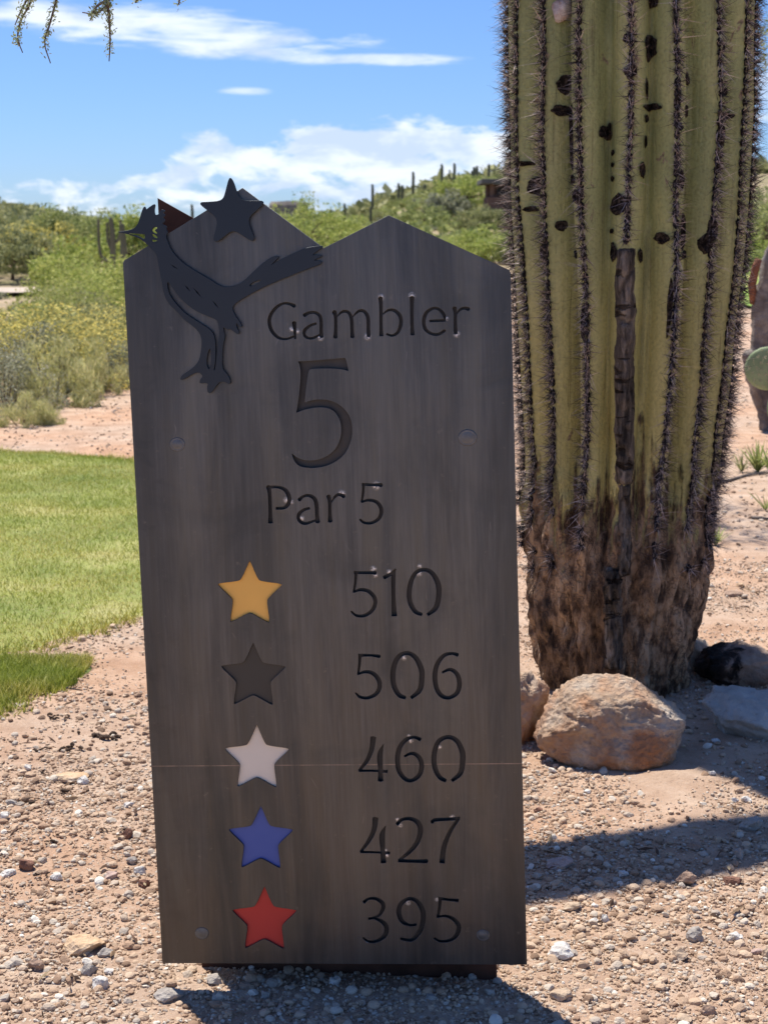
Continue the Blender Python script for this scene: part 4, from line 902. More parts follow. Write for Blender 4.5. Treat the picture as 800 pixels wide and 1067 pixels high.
def strip(pya, pyb, xa, xb, off, seed):
    za, zb = zfor(pyb), zfor(pya); n = max(6, int((zb - za) / .008)); mcols = 12; V = []; Fc = []
    def thx(px, z): cx, rr = prof_at(z); cpx = 400 + cx / sdep(z) * F; return math.asin(max(-.99, min(.99, (px - cpx) / (rr / sdep(z) * F))))
    for i in range(n + 1):
        z = za + (zb - za) * i / n; e = min(1, i / 1.0, (n - i) / 1.0)
        l = thx(xa + 3.0 * noise.noise((1, z * 16, 0)) + 1.5 * noise.noise((seed, z * 60, 0)), z); r_ = thx(xb + 3.0 * noise.noise((1, z * 16, 5)) + 1.5 * noise.noise((seed, z * 60, 5)), z)
        for j in range(mcols + 1):
            u = j / mcols; ee = min(1, u * 5, (1 - u) * 5) * e; ee *= .25 + .75 * min(1, abs(noise.noise((u * 1.2, z * 7.5, seed + 3))) * 9)
            V.append(surf(l + (r_ - l) * u, z, -.002 + (off + .012 * noise.noise((u * 3, z * 9, seed)) + .010 * noise.noise((u * 7, z * 32, seed)) + .006 * noise.noise((u * 11, z * 55, seed))) * ee) - off0)
    for i in range(n):
        for j in range(mcols): q = i * (mcols + 1) + j; Fc.append((q, q + 1, q + mcols + 2, q + mcols + 1))
    link('bark_strip', mesh_py('bark_strip', V, Fc, True), M['strip'], saguaro)
for a_s in [(258, 505, 640, 661, .016, 1), (504, 600, 644, 657, .014, 5), (590, 700, 630, 648, .016, 6)]: strip(*a_s)
# light coloured broken stub high up on the left
def tiny_rock(name, parent, loc, dims, seed, mat):
    o = link(name, rock(seed, dims, 3, 7, .1), mat, parent); o.location = loc; return o
zz_ = zfor(8); tiny_rock('broken_stub', saguaro, surf(-.62, zz_, .005) - off0, (.06, .05, .07), 4, rock_mat('pink_white_stub', (.42, .2, .1), (.6, .5, .45), (.75, .7, .66), 30))

# ------------------------------------------------------------------ foliage
def leafcloud(seed, rx, ry, h, n, leaf, clumps=26, base=.05, flat=1.0, narrow=.45, upright=0.0, hollow=.35):
    r = np.random.default_rng(seed)
    c = r.normal(size=(clumps, 3)); c /= np.linalg.norm(c, axis=1)[:, None]; c[:, 2] = np.abs(c[:, 2]) * 1.0; c *= r.uniform(hollow, 1, (clumps, 1)) ** .6
    cr_ = r.uniform(.10, .30, clumps); k = r.choice(clumps, n, p=cr_ ** 1.5 / (cr_ ** 1.5).sum())
    P = c[k] + np.clip(r.normal(0, 1, (n, 3)), -1.5, 1.5) * cr_[k][:, None] * .55
    P[:, 2] = np.abs(P[:, 2]); P = P * [rx, ry, h * .82] + [0, 0, base * h]
    a = r.normal(size=(n, 3)); a[:, 2] += upright * 2; a /= np.linalg.norm(a, axis=1)[:, None]; b_ = r.normal(size=(n, 3)); b_ = np.cross(a, b_); b_ /= np.linalg.norm(b_, axis=1)[:, None]
    l = leaf * r.uniform(.6, 1.4, (n, 1)); a *= l; b_ *= l * narrow
    V = np.stack([P - a, P - b_ * .9, P + a, P + b_], 1).reshape(-1, 3)
    return V, np.arange(4 * n).reshape(-1, 4), c * [rx, ry, h * .82]
LM = {}
def leafmat(n, stops, tr=.3): LM[n] = island_mat(n, stops, .75, trans=tr)
leafmat('green_leaves', [(0, (.18, .22, .07)), (.5, (.33, .37, .12)), (1, (.52, .52, .22))])
leafmat('bright_green_leaves', [(0, (0.216, 0.276, 0.060)), (.5, (0.384, 0.444, 0.108)), (1, (0.600, 0.600, 0.204))])
leafmat('yellow_flowers', [(0, (.24, .26, .10)), (.42, (.40, .40, .15)), (.55, (.72, .60, .16)), (1, (.85, .74, .24))])
leafmat('grey_green_leaves', [(0, (0.204, 0.216, 0.132)), (.5, (0.336, 0.342, 0.216)), (1, (0.528, 0.516, 0.360))])
leafmat('olive_leaves', [(0, (.17, .19, .08)), (.5, (.30, .31, .13)), (1, (.48, .46, .22))])
leafmat('twig_leaves', [(0, (.22, .27, .12)), (.5, (.36, .42, .22)), (1, (.50, .54, .36))], .3)
leafmat('straw_blades', [(0, (0.356, 0.356, 0.138)), (.5, (0.575, 0.564, 0.230)), (1, (0.828, 0.759, 0.414))])
M['stem'] = simple('grey_brown_stems', (.14, .10, .075), .9, 0, .1, .4, 9)
M['wood'] = rock_mat('grey_weathered_wood', (.10, .08, .07), (.20, .17, .15), (.36, .32, .28), 5, pit=(.8, .02))
def stems(targets, rad, base=(0, 0, 0), seg=5):
    parts = []
    for t in targets:
        t = Vector(t); b_ = Vector(base); mid = b_ * .5 + t * .5 + Vector((t.x * .1, t.y * .1, -t.z * .05))
        parts.append(tube([b_ + Vector((t.x, t.y, 0)) * .05, mid, t], [rad, rad * .6, rad * .2], seg))
    return merge(parts)
PROTO = {}
def shrub_proto(key, seed, rx, ry, h, n, leaf, mat, **kw):
    V, Fc, c = leafcloud(seed, rx, ry, h, n, leaf, **kw)
    st_ = mesh_py('stems', *stems(c[: min(len(c), 14)], max(.012, h * .018)))
    PROTO[key] = (mesh_np('foliage', V, Fc), st_, mat)
def shrub(key, name, x, y, sc, label, cat='shrub', group=None, rz=None, z=None, sz=1.0):
    fo, st_, mat = PROTO[key]
    o = empty(name, (x, y, H(x, y) - .03 if z is None else z), label, cat, group, rz if rz is not None else random.uniform(0, 6.28)); o.scale = (sc, sc, sc * sz)
    link('foliage', fo, LM[mat], o); link('stems', st_, M['stem'], o); return o
# near shrubs (unit ~ metres)
shrub_proto('brittle', 1, .85, .8, 1.15, 9000, .020, 'yellow_flowers', clumps=60, hollow=.5)
shrub_proto('brittle2', 2, .8, .8, 1.0, 8000, .020, 'yellow_flowers', clumps=50, hollow=.5)
shrub_proto('tuft', 3, .42, .36, .5, 5000, .032, 'straw_blades', clumps=24, narrow=.10, upright=1.0)
shrub_proto('grey', 4, .7, .7, .8, 7000, .018, 'grey_green_leaves', clumps=40)
shrub_proto('creosote', 5, 1.2, 1.1, 1.9, 12000, .026, 'green_leaves', clumps=60, hollow=.4)
shrub_proto('bright', 6, 1.3, 1.2, 1.8, 13000, .030, 'bright_green_leaves', clumps=60)
shrub_proto('olive', 7, 1.2, 1.2, 1.4, 9000, .030, 'olive_leaves', clumps=45)
def at(px, py, d):
    r = ray(px, py); t = d / math.hypot(r.x, r.y); p = CAM + r * t; return p.x, p.y
def near(key, px, d, sc, label, name='desert_shrub', cat='shrub', sz=1.0, group=None):
    x, y = at(px, 400, d); return shrub(key, name, x, y, sc, label, cat, group, sz=sz)
near('brittle', 60, 13.3, .95, 'yellow flowered bush in the middle of the shrubs left of the sign', 'flowering_bush', 'bush', .74)
near('brittle2', 112, 14.3, .9, 'yellow flowered bush touching the left edge of the sign', 'flowering_bush', 'bush', .72)
near('brittle2', 8, 14.0, .95, 'yellow flowered bush at the left edge of the photo', 'flowering_bush', 'bush', .76)
near('brittle', 150, 16.0, .95, 'yellow flowered bush mostly hidden by the sign', 'flowering_bush', 'bush', .7)
near('tuft', 58, 11.9, 1.1, 'pale straw green grassy clump at the edge of the sandy path', 'grass_clump', 'bush')
near('tuft', 88, 12.5, 1.0, 'smaller pale grassy clump right of the big one by the path', 'grass_clump', 'bush')
near('grey', 4, 11.6, .65, 'grey green low bush at the left edge by the path', 'desert_shrub', 'shrub')
near('tuft', 22, 10.6, .55, 'low dry tuft nearest the lawn on the left', 'grass_clump', 'bush')
near('tuft', 45, 10.7, .4, 'tiny dry tuft at the lawn end of the path', 'grass_clump', 'bush')
near('grey', 36, 13.0, .8, 'grey green bush behind the pale grassy clump', 'desert_shrub')
near('grey', 130, 13.2, .55, 'low grey green bush where the sandy path meets the sign edge', 'desert_shrub')
near('olive', 90, 15.4, .62, 'dark olive bush behind the yellow flowered bushes', 'desert_shrub')
near('creosote', 80, 19, .62, 'tall green creosote bush rising behind the flowered bushes', 'creosote_bush', 'bush')
near('bright', 104, 21, .72, 'bright green bush left of the sign below the armed saguaro', 'desert_shrub')
near('creosote', 18, 23, .42, 'green bush standing behind the left edge bushes', 'creosote_bush', 'bush')
near('bright', 152, 24, .9, 'bright green bush behind the left shoulder of the sign', 'desert_shrub')
near('grey', 44, 24, .8, 'broad grey green bush in the scrub below the pale path', 'desert_shrub')
near('bright', 84, 28, 1.0, 'rounded light green bush behind the creosote bush', 'desert_shrub')
near('olive', 8, 29, .5, 'dull olive bush at the far left of the scrub slope', 'desert_shrub')
near('grey', 26, 34, .7, 'grey bush just below the pale path at far left', 'desert_shrub')
near('creosote', 66, 36, .6, 'green bush right of the grey bush below the pale path', 'creosote_bush', 'bush')
near('bright', 100, 42, .9, 'bright green bush around the foot of the armed saguaro', 'desert_shrub')
# general scrub scattered over the middle ground, alike enough to share a label
shrub_proto('m1', 11, 1.5, 1.4, 1.7, 2600, .07, 'green_leaves', clumps=40)
shrub_proto('m2', 12, 1.4, 1.5, 1.5, 2600, .07, 'bright_green_leaves', clumps=36)
shrub_proto('m3', 13, 1.2, 1.2, 1.1, 2200, .07, 'grey_green_leaves', clumps=30)
shrub_proto('m4', 14, 1.4, 1.3, 1.4, 2400, .07, 'olive_leaves', clumps=34)
shrub_proto('m5', 15, .9, .9, .7, 1500, .06, 'straw_blades', clumps=26)
names = {'m1': ('green rounded bush in the desert scrub', 'green scrub bushes'), 'm2': ('bright green bush in the desert scrub', 'bright green scrub bushes'), 'm3': ('grey green bush in the desert scrub', 'grey green scrub bushes'), 'm4': ('dark olive bush in the desert scrub', 'olive scrub bushes'), 'm5': ('straw coloured dry bush in the desert scrub', 'straw coloured scrub bushes')}
rr = random.Random(5)
placed = []; b_bld = ghit(524, 226)
def scatter(n, fx, fy, smin, smax, keys, wts):
    c = 0; tries = 0
    while c < n and tries < n * 30:
        tries += 1; y = fy(rr); x = fx(rr, y); s = rr.uniform(smin, smax)
        if any((x - a) ** 2 + (y - b) ** 2 < (s * .9) ** 2 for a, b in placed): continue
        if y < b_bld.y + 3 and y > b_bld.y - 45 and abs(x / y - b_bld.x / b_bld.y) < .022: continue
        placed.append((x, y)); k = rr.choices(keys, wts)[0]
        shrub(k, 'scrub_bush', x, y, s, names[k][0], 'bush', names[k][1], rz=rr.uniform(0, 6.28), sz=rr.uniform(.75, 1.15)); c += 1
KS = ['m1', 'm2', 'm3', 'm4', 'm5']
scatter(40, lambda r, y: r.uniform(-.30, -.02) * y, lambda r: r.uniform(24, 62), .22, .48, KS, [2, 3, 3, 2, 3])
scatter(46, lambda r, y: r.uniform(-.10, .42) * y, lambda r: r.uniform(40, 90), .6, 1.0, KS, [3, 3, 2, 2, 2])
scatter(230, lambda r, y: r.uniform(-.09, .14) * y, lambda r: r.uniform(88, 176), .3, .75, KS, [1.5, 1.5, 3, 3, 5])
# trees
def tree(key_mat, seed, x, y, h, wd, label, name='palo_verde_tree', n=4200, leaf=.09, group=None, z=None, trunk_h=.28, lean=0):
    V, Fc, c = leafcloud(seed, wd / 2, wd / 2 * .9, h * .86, n, leaf, clumps=46, base=trunk_h * .55, hollow=.45)
    o = empty(name, (x, y, H(x, y) - .05 if z is None else z), label, 'tree', group)
    th = h * trunk_h; tr = h * .026
    parts = [tube([(0, 0, -.1), (lean * .3, .02, th * .5), (lean, 0, th)], [tr * 1.4, tr, tr * .8], 8)]
    for k in c[:16]: parts.append(tube([(lean, 0, th * .9), (k[0] * .5 + lean * .5, k[1] * .5, th + k[2] * .4), (k[0] * .95, k[1] * .95, k[2] * .95 + trunk_h * .4 * h)], [tr * .6, tr * .35, tr * .1], 5))
    link('trunk', mesh_py('trunk', *merge(parts), True), M['stem'], o); link('crown', mesh_np('crown', V, Fc), LM[key_mat], o); return o
def tree_px(mat, seed, px, d, h, wd, label, **kw):
    h *= .78
    x, y = at(px, 300, d); return tree(mat, seed, x, y, h, wd, label, **kw)
tree_px('bright_green_leaves', 31, 92, 58, 2.8, 4.2, 'leafy green tree behind the beak of the steel bird, left of the armed saguaro')
tree_px('yellow_flowers', 32, 44, 66, 3.1, 4.4, 'yellow blooming tree above the pale path at left')
tree_px('olive_leaves', 33, 14, 62, 3.0, 4.6, 'olive tree with a leaning trunk above the pale path at far left')
tree_px('green_leaves', 34, 70, 74, 3.4, 4.6, 'dark green tree between the yellow tree and the armed saguaro')
tree_px('bright_green_leaves', 35, 137, 64, 3.9, 3.4, 'pale green tree top behind the bird crest')
tree_px('olive_leaves', 36, -20, 70, 3.4, 5.0, 'olive tree beyond the left edge of the photo')
tree_px('green_leaves', 37, 118, 88, 3.6, 5.4, 'green tree far behind the armed saguaro')
tree_px('bright_green_leaves', 38, 318, 80, 4.4, 6.4, 'bright green tree in the notch between the two sign peaks')
tree_px('bright_green_leaves', 39, 350, 92, 4.0, 6.0, 'light green tree just right of the notch of the sign')
tree_px('green_leaves', 40, 290, 96, 3.8, 6.0, 'green tree behind the right slope of the first sign peak')
tree_px('bright_green_leaves', 41, 486, 128, 4.2, 6.6, 'yellow green palo verde tree on the hillside beside the brown building', leaf=.12)
tree_px('grey_green_leaves', 42, 466, 120, 3.0, 4.0, 'grey green tree left of the yellow green palo verde', leaf=.12)
tree_px('olive_leaves', 43, 505, 104, 2.6, 4.2, 'dark tree below the brown building')
tree_px('green_leaves', 44, 440, 112, 2.6, 4.4, 'green tree low on the hillside above the right sign peak')
tree_px('green_leaves', 45, 792, 60, 4.2, 5, 'leafy green tree at the right edge beyond the fairway', z=.1)
tree_px('olive_leaves', 46, 812, 74, 4.8, 6, 'olive tree beyond the right edge of the photo', z=.1)
tree_px('green_leaves', 47, 760, 80, 4.4, 6, 'green tree mostly hidden behind the big saguaro', z=.1)

# far vegetation on the left hill and beyond: reads as one mass
def faar(name, n, fx, fy, s, mat, seed):
    r = np.random.default_rng(seed); V = []; tot = []
    for _ in range(n):
        y = fy(r); x = fx(r, y); z = H(x, y); k = 26; P = r.normal(0, .42, (k, 3)) * [s, s, s * .8] + [x, y, z + s * .5]
        a = r.normal(0, 1, (k, 3)) * s * .22; b_ = r.normal(0, 1, (k, 3)) * s * .18; tot.append(np.stack([P - a, P - b_, P + a, P + b_], 1).reshape(-1, 3))
    V = np.concatenate(tot); return tag(link(name, mesh_np(name, V, np.arange(len(V)).reshape(-1, 4)), LM[mat]), 'far off desert scrub and woodland covering the distant hills', 'scrub', kind='stuff')
faar('distant_scrub', 5200, lambda r, y: r.uniform(-.34, .34) * y, lambda r: r.uniform(175, 440), 1.7, 'olive_leaves', 3)
faar('distant_scrub', 1300, lambda r, y: r.uniform(-.11, .15) * y, lambda r: r.uniform(90, 176), .5, 'green_leaves', 4)

# butte
bV = []; bF = []; nb = 40
for (q, z) in [(1.7, -2), (1.25, 6), (1.05, 11), (1.0, 15.5), (.9, 17.2), (.0, 17.6)]:
    for k in range(nb):
        a = math.tau * k / nb; w_ = 1 + .18 * noise.noise((math.cos(a) * 1.5, math.sin(a) * 1.5, 3)) ; bV.append((-55 + 11.5 * q * w_ * math.cos(a), 905 + 12 * q * w_ * math.sin(a), z + .8 * noise.noise((a * 2, z * .3, 1))))
for i in range(5):
    for k in range(nb): bF.append((i * nb + k, i * nb + (k + 1) % nb, (i + 1) * nb + (k + 1) % nb, (i + 1) * nb + k))
tag(link('distant_butte', mesh_py('distant_butte', bV, bF, False), rock_mat('butte_rock', (.14, .13, .12), (.22, .19, .16), (.3, .26, .22), .3, pit=(.3, 1.0))), kind='structure')
# pale path far left
pm = simple('pale_path', (.52, .43, .35), .95, 0, .1, .15, .5)
V = []; Fc = []; n = 40
for i in range(n + 1):
    x = -30 + i * 34 / n; yc = 56 + 1.2 * math.sin(x * .12) + .05 * x
    for s_ in (-1.3, 1.3): V.append((x, yc + s_, H(x, yc + s_) + .16))
for i in range(n): Fc.append((2 * i, 2 * i + 2, 2 * i + 3, 2 * i + 1))
tag(link('cart_path', mesh_py('cart_path', V, Fc), pm), kind='structure')
# fairway beyond right edge
fm = N('far_fairway'); fp = fm.coord(); fc = fm.ramp(fm.noise(fp, .25, 4), [(.4, (.20, .30, .05)), (.6, (.42, .42, .12))])
V = []; Fc = []; gx = [6 + i * 1.0 for i in range(24)]; gy = [20 + i * 1.6 for i in range(20)]
for y in gy:
    for x in gx: V.append((x, y, H(x, y) + .06))
for j in range(len(gy) - 1):
    for i in range(len(gx) - 1): q = j * len(gx) + i; Fc.append((q, q + 1, q + 1 + len(gx), q + len(gx)))
tag(link('fairway', mesh_py('fairway', V, Fc, True), fm.done(fc, .95)), kind='structure')

# ------------------------------------------------------------------ distant saguaros
M['fsag'] = simple('distant_saguaro_skin', (.13, .135, .09), .9, 0, .1, .3, 2)
def mini_saguaro(x, y, h, arms, label, group, seed, rad=None, ar=.62):
    r = random.Random(seed); rad = rad or h * .048; o = empty('saguaro_cactus', (x, y, H(x, y) - .15), label, 'cactus', group)
    V, Fc, _ = ribbed([(0, 0, 0), (0, 0, h * .4), (0.01 * h, 0, h * .8), (0, 0, h * .98), (0, 0, h)], [rad * .85, rad, rad * 1.05, rad * .8, rad * .15], 11, 3, rad * .16)
    link('trunk', mesh_py('trunk', V, Fc, True), M['fsag'], o)
    for (sd_, z0, ln, ht) in arms:
        a = rad * ar; V, Fc, _ = ribbed([(0, 0, h * z0), (sd_ * ln * .6, 0, h * z0 + .02 * h), (sd_ * ln, 0, h * z0 + .10 * h), (sd_ * ln * 1.03, 0, h * (z0 + ht) - .02), (sd_ * ln * 1.03, 0, h * (z0 + ht))], [a, a, a, a * .9, a * .2], 9, 3, a * .16)
        link('arm', mesh_py('arm', V, Fc, True), M['fsag'], o)
    return o
def htop(px, ty, d):
    x, y = at(px, 300, d); r = ray(px, ty); return x, y, CAM.z + r.z / math.hypot(r.x, r.y) * d - H(x, y) + .15
x, y, h_ = htop(118, 227, 34); mini_saguaro(x, y, h_, [(-1, .62, .26, .36), (1, .78, .20, .20), (-1, .74, .08, .22)], 'armed saguaro with raised arms left of the bird beak', None, 1, .062, .5)
x, y, h_ = htop(129, 233, 27); mini_saguaro(x, y, h_, [], 'single pole saguaro just under the steel bird beak', None, 2, .055)
ridge = [(283, 236, 262), (304, 248, 262), (366, 205, 240), (360, 248, 268), (441, 203, 216), (452, 207, 220), (484, 170, 200), (416, 212, 232), (570, 146, 170), (574, 172, 196)]
rs = [  # px, top py, bottom py, arms, label
 (201, 213, 246, [], 'lone saguaro pole peeking above the left slope of the first sign peak'),
 (359, 212, 238, [], 'saguaro on the ridge line, leftmost above the sign notch'),
 (388, 192, 216, [], 'second saguaro from the left along the ridge line'),
 (345, 218, 236, [], 'small saguaro low on the left end of the ridge'),
 (415, 191, 206, [], 'short saguaro on the ridge line above the right sign peak'),
 (419, 193, 210, [], 'short twin saguaro beside the other above the right sign peak'),
 (430, 179, 206, [], 'tall saguaro left of a round bush on the ridge line'),
 (459.5, 171, 200, [], 'tallest bare pole saguaro on the ridge line'),
 (472.5, 170, 196, [(-1, .4, .5, .35), (1, .35, .45, .3)], 'saguaro with two raised arms on the ridge line'),
 (493.5, 174, 192, [], 'left pole of a saguaro pair behind the yellow green tree'),
 (496.5, 173, 192, [], 'right pole of a saguaro pair behind the yellow green tree'),
 (508, 171, 188, [], 'saguaro right of the pair, close to the big trunk'),
 (386, 216, 240, [], 'saguaro on the slope just above the right sign peak'),
 (442, 226, 248, [], 'saguaro half way down the slope right of the sign peak'),
 (491, 243, 262, [], 'dark saguaro stub low on the slope above the sign right edge'),
 (350, 226, 246, [], 'saguaro lower on the slope near the sign notch'),
 (325, 228, 244, [], 'tiny saguaro above the green trees in the notch'),
]
for k, (px_, ty, by, arms, lb) in enumerate(rs):
    h0 = ghit(px_, by)
    dd = math.hypot(h0.x, h0.y)
    if dd < 110 or dd > 240: xx, yy = at(px_, 260, 170); h0 = Vector((xx, yy, H(xx, yy))); dd = math.hypot(xx, yy)
    top_z = CAM.z + ray(px_, ty).z / math.hypot(ray(px_, ty).x, ray(px_, ty).y) * dd
    h_ = max(1.5, top_z - h0.z)
    mini_saguaro(h0.x, h0.y, h_ + .15, arms, lb, 'saguaros on the ridge', 60 + k, 1.5 / F * dd)

# ------------------------------------------------------------------ building on the hill
b0 = ghit(524, 226)
bd = empty('hillside_building', b0, 'brown flat roofed building on the hillside, half hidden by the big saguaro', 'building')
u_ = b0.y / F / 1.0   # metres per pixel there
def boxm(x0, x1, y0, y1, z0, z1, bev=.03):
    bm = bmesh.new(); bmesh.ops.create_cube(bm, size=1, matrix=Matrix.Translation(((x0 + x1) / 2, (y0 + y1) / 2, (z0 + z1) / 2)) @ Matrix.Diagonal((x1 - x0, y1 - y0, z1 - z0, 1)))
    bmesh.ops.bevel(bm, geom=bm.edges[:], offset=bev, segments=1, affect='EDGES'); return from_bm('b', bm)
mb = simple('brown_stucco', (.20, .115, .085), .95, 0, .1, .12, 3); mt = simple('tan_retaining_wall', (.48, .36, .25), .95, 0, .1, .12, 3); mr_ = simple('grey_roof_slab', (.14, .13, .12), .9, 0, .1, .1, 3); mw = simple('dark_opening', (.02, .02, .02), .4, 0, .5)
WB = 9.0; x0 = -16 * u_
link('retaining_wall', boxm(x0, x0 + WB + .6, -.5, 5.5, -2, 5 * u_), mt, bd)
link('wall', boxm(x0 + .0, x0 + WB, 0, 5, 5.2 * u_, 20 * u_), mb, bd)
for k in range(5): link('column', boxm(x0 + .2 + k * 2, x0 + .5 + k * 2, .3, .6, 20.1 * u_, 33 * u_), mb, bd)
link('back_wall', boxm(x0 + .1, x0 + WB, 3.2, 4.8, 20.1 * u_, 33 * u_), mb, bd)
for k in range(4):
    w_ = link('window', boxm(x0 + .9 + k * 2, x0 + 1.7 + k * 2, 3.1, 3.19, 23 * u_, 31 * u_, .01), mw, bd)
link('roof', boxm(x0 - .5, x0 + WB + .4, -.4, 5.4, 33.1 * u_, 38 * u_), mr_, bd)

# ------------------------------------------------------------------ right edge: tree trunk, prickly pear, small plants
tb = ghit(806, 452); tree_r = empty('mesquite_tree', (tb.x, tb.y + .2, 0), 'grey weathered mesquite trunk leaning at the right edge behind the saguaro', 'tree')
dpt = (Vector((tb.x, tb.y + .2, 1)) - CAM).dot(FW); u2 = dpt / F
def tp(px, py, dy=0): r = ray(px, py); t = (tb.y + .2 + dy) / r.y; p = CAM + r * t; return p - Vector((tb.x, tb.y + .2, 0))
TR = [([tp(822, 520), tp(806, 450), tp(797, 390), tp(794, 350), tp(802, 300), tp(816, 240), tp(836, 150), tp(850, 40)], [.085, .08, .085, .08, .085, .08, .07, .06]),
      ([tp(838, 520), tp(808, 450), tp(790, 400), tp(781, 366, -.05)], [.08, .075, .065, .05]),
      ([tp(816, 240), tp(900, 160), tp(960, 40), tp(970, -120)], [.07, .06, .05, .03]), ([tp(850, 40), tp(835, -60), tp(760, -170, .6), tp(640, -260, 1.2)], [.06, .05, .04, .02]),
      ([tp(850, 40), tp(900, -80), tp(930, -220)], [.05, .04, .02])]
parts = [tube([tuple(q) for q in crs([tuple(v_) for v_ in P_], 14)], np.interp(np.linspace(0, 1, (len(P_) - 1) * 14 + 1), np.linspace(0, 1, len(R_)), R_), 26) for P_, R_ in TR]
V, Fc = merge(parts)
V = [v_ + Vector((noise.noise(v_ * 14 + Vector((0, 0, v_.z * -10))), noise.noise(v_ * 14 + Vector((5, 0, v_.z * -10))), 0)) * .028 + Vector((noise.noise(v_ * 40), noise.noise(v_ * 40 + Vector((3, 3, 3))), 0)) * .012 for v_ in V]
mm = mesh_py('trunk', V, Fc, True)
link('trunk', mm, M['wood'], tree_r)
V, Fc, c = leafcloud(77, 1.6, 1.3, 1.3, 9000, .018, clumps=50, narrow=.3)
cw = link('crown', mesh_np('crown', V, Fc), LM['green_leaves'], tree_r); cw.location = tp(1010, -60)
V, Fc, c = leafcloud(79, .95, .7, .5, 3400, .022, clumps=34, narrow=.3, hollow=.2)
cw = link('crown', mesh_np('crown', V, Fc), LM['green_leaves'], tree_r); cw.location = Vector((1.05, 7.9, 2.95)) - tree_r.location  # sparse leaf cluster added above the frame so its shade dapples the soil
V, Fc, c = leafcloud(78, .22, .3, .6, 900, .014, clumps=16, narrow=.3)
cw = link('twigs', mesh_np('twigs', V, Fc), LM['green_leaves'], tree_r); cw.location = tp(822, 80, -.6)
# prickly pear
pb = ghit(822, 520); pear = empty('prickly_pear', (pb.x, pb.y, 0), 'prickly pear with round green pads at the right edge', 'cactus')
mp_ = N('prickly_pear_pad'); pp = mp_.coord(); vo = mp_.n('ShaderNodeTexVoronoi', {'Vector': pp, 'Scale': 26.0}).outputs[0]
pc = mp_.mix(mp_.mr(vo, .12, .06), mp_.ramp(mp_.noise(pp, 8, 4), [(.35, (.20, .26, .13)), (.65, (.30, .36, .19))]), (.36, .30, .16)); mp_ = mp_.done(pc, .6, spec=.3)
M['pearspine'] = simple('pale_pear_spines', (.55, .46, .30), .7)
def pad(cx, cz, w_, h_, ry=0, y=0.0, rz=0.0):
    V, Fc = ICO[3]; V = V * [w_ / 2, .022, h_ / 2]; o = link('pad', mesh_np('pad', V, Fc, True), mp_, pear); o.location = (cx, y, cz); o.rotation_euler = (0, ry, rz)
    q = [(i * .032 + (j % 2) * .016, j * .028) for i in range(-4, 5) for j in range(-5, 6)]
    q = np.array([a for a in q if (a[0] / (w_ * .46)) ** 2 + (a[1] / (h_ * .46)) ** 2 < 1])
    if len(q):
        dd = .022 * np.sqrt(np.maximum(0, 1 - (q[:, 0] / (w_ / 2)) ** 2 - (q[:, 1] / (h_ / 2)) ** 2)); B = np.column_stack([q[:, 0], -dd, q[:, 1]])
        sv, sf = spine_set(B, np.tile([0, -1., 0], (len(q), 1)), np.tile([0, 0, 1.], (len(q), 1)), .022, 7, .0011); link('spines', mesh_np('spines', sv, sf), M['pearspine'], o)
ud = (Vector((pb.x, pb.y, .7)) - CAM).dot(FW) / F
def pl(px, py): r = ray(px, py); t = pb.y / r.y; p = CAM + r * t; return p.x - pb.x, p.z
a_, b_ = pl(800, 384); pad(a_, b_, 50 * ud, 46 * ud, .1); a_, b_ = pl(822, 420); pad(a_, b_, 42 * ud, 56 * ud, .4, .02); a_, b_ = pl(826, 468); pad(a_, b_, 44 * ud, 62 * ud, -.2, .0); a_, b_ = pl(825, 512); pad(a_, b_, 38 * ud, 56 * ud, 0, .0); a_, b_ = pl(842, 370); pad(a_, b_, 40 * ud, 48 * ud, .5, -.03)
# reddish cut limb stub by the trunk
sbp = tp(786, 300, -.05); V, Fc = tube([tp(784, 316, 0), tp(783, 296, -.03), tp(787, 278, -.05), tp(790, 270, -.06)], [.022, .028, .026, .022], 10); link('cut_stub', mesh_py('cut_stub', V, Fc, True), simple('red_brown_cut_wood', (.20, .085, .05), .8, 0, .2, .3, 20), tree_r)
V, Fc = tube([tp(772, 330, 0), tp(778, 325, 0), tp(783, 318, 0)], [.02, .03, .035], 8)
# small agave like plants and leafy weeds
def weed(px, py, hpx, n, label, mat='bright_green_leaves', seed=0, name='small_plant'):
    p = ghit(px, py); u = (p - CAM).dot(FW) / F; r = random.Random(seed); V = []; Fc = []
    for k in range(n):
        a = r.uniform(0, math.tau); L_ = hpx * u * r.uniform(.35, 1.1); tl = r.uniform(.1, 1.15); w_ = L_ * .04; s = Vector((-math.sin(a), math.cos(a), 0)); pts = [Vector((math.cos(a) * L_ * tl * t, math.sin(a) * L_ * tl * t, L_ * (t - .25 * tl * t * t))) for t in (0, .35, .7, 1)]
        i0 = len(V)
        for t, q in zip((.6, 1, .7, .03), pts): V += [q - s * w_ * t, q + s * w_ * t]
        for j in range(3): Fc.append((i0 + 2 * j, i0 + 2 * j + 1, i0 + 2 * j + 3, i0 + 2 * j + 2))
    o = link(name, mesh_py(name, V, Fc), LM[mat]); o.location = p; tag(o, label, 'plant')
weed(745, 568, 22, 46, 'small green leafy plant touching the right side of the saguaro', 'green_leaves', seed=1)
weed(797, 532, 22, 22, 'green bladed plant at the right edge on the sunlit soil', 'green_leaves', seed=2)
weed(789, 492, 34, 60, 'upright leafy weed under the grey trunk', 'green_leaves', 3)
weed(772, 492, 22, 40, 'dark weed between the saguaro and the grey trunk', 'olive_leaves', 4)
weed(803, 493, 34, 50, 'green weed cut by the right edge under the grey trunk', 'green_leaves', 5)
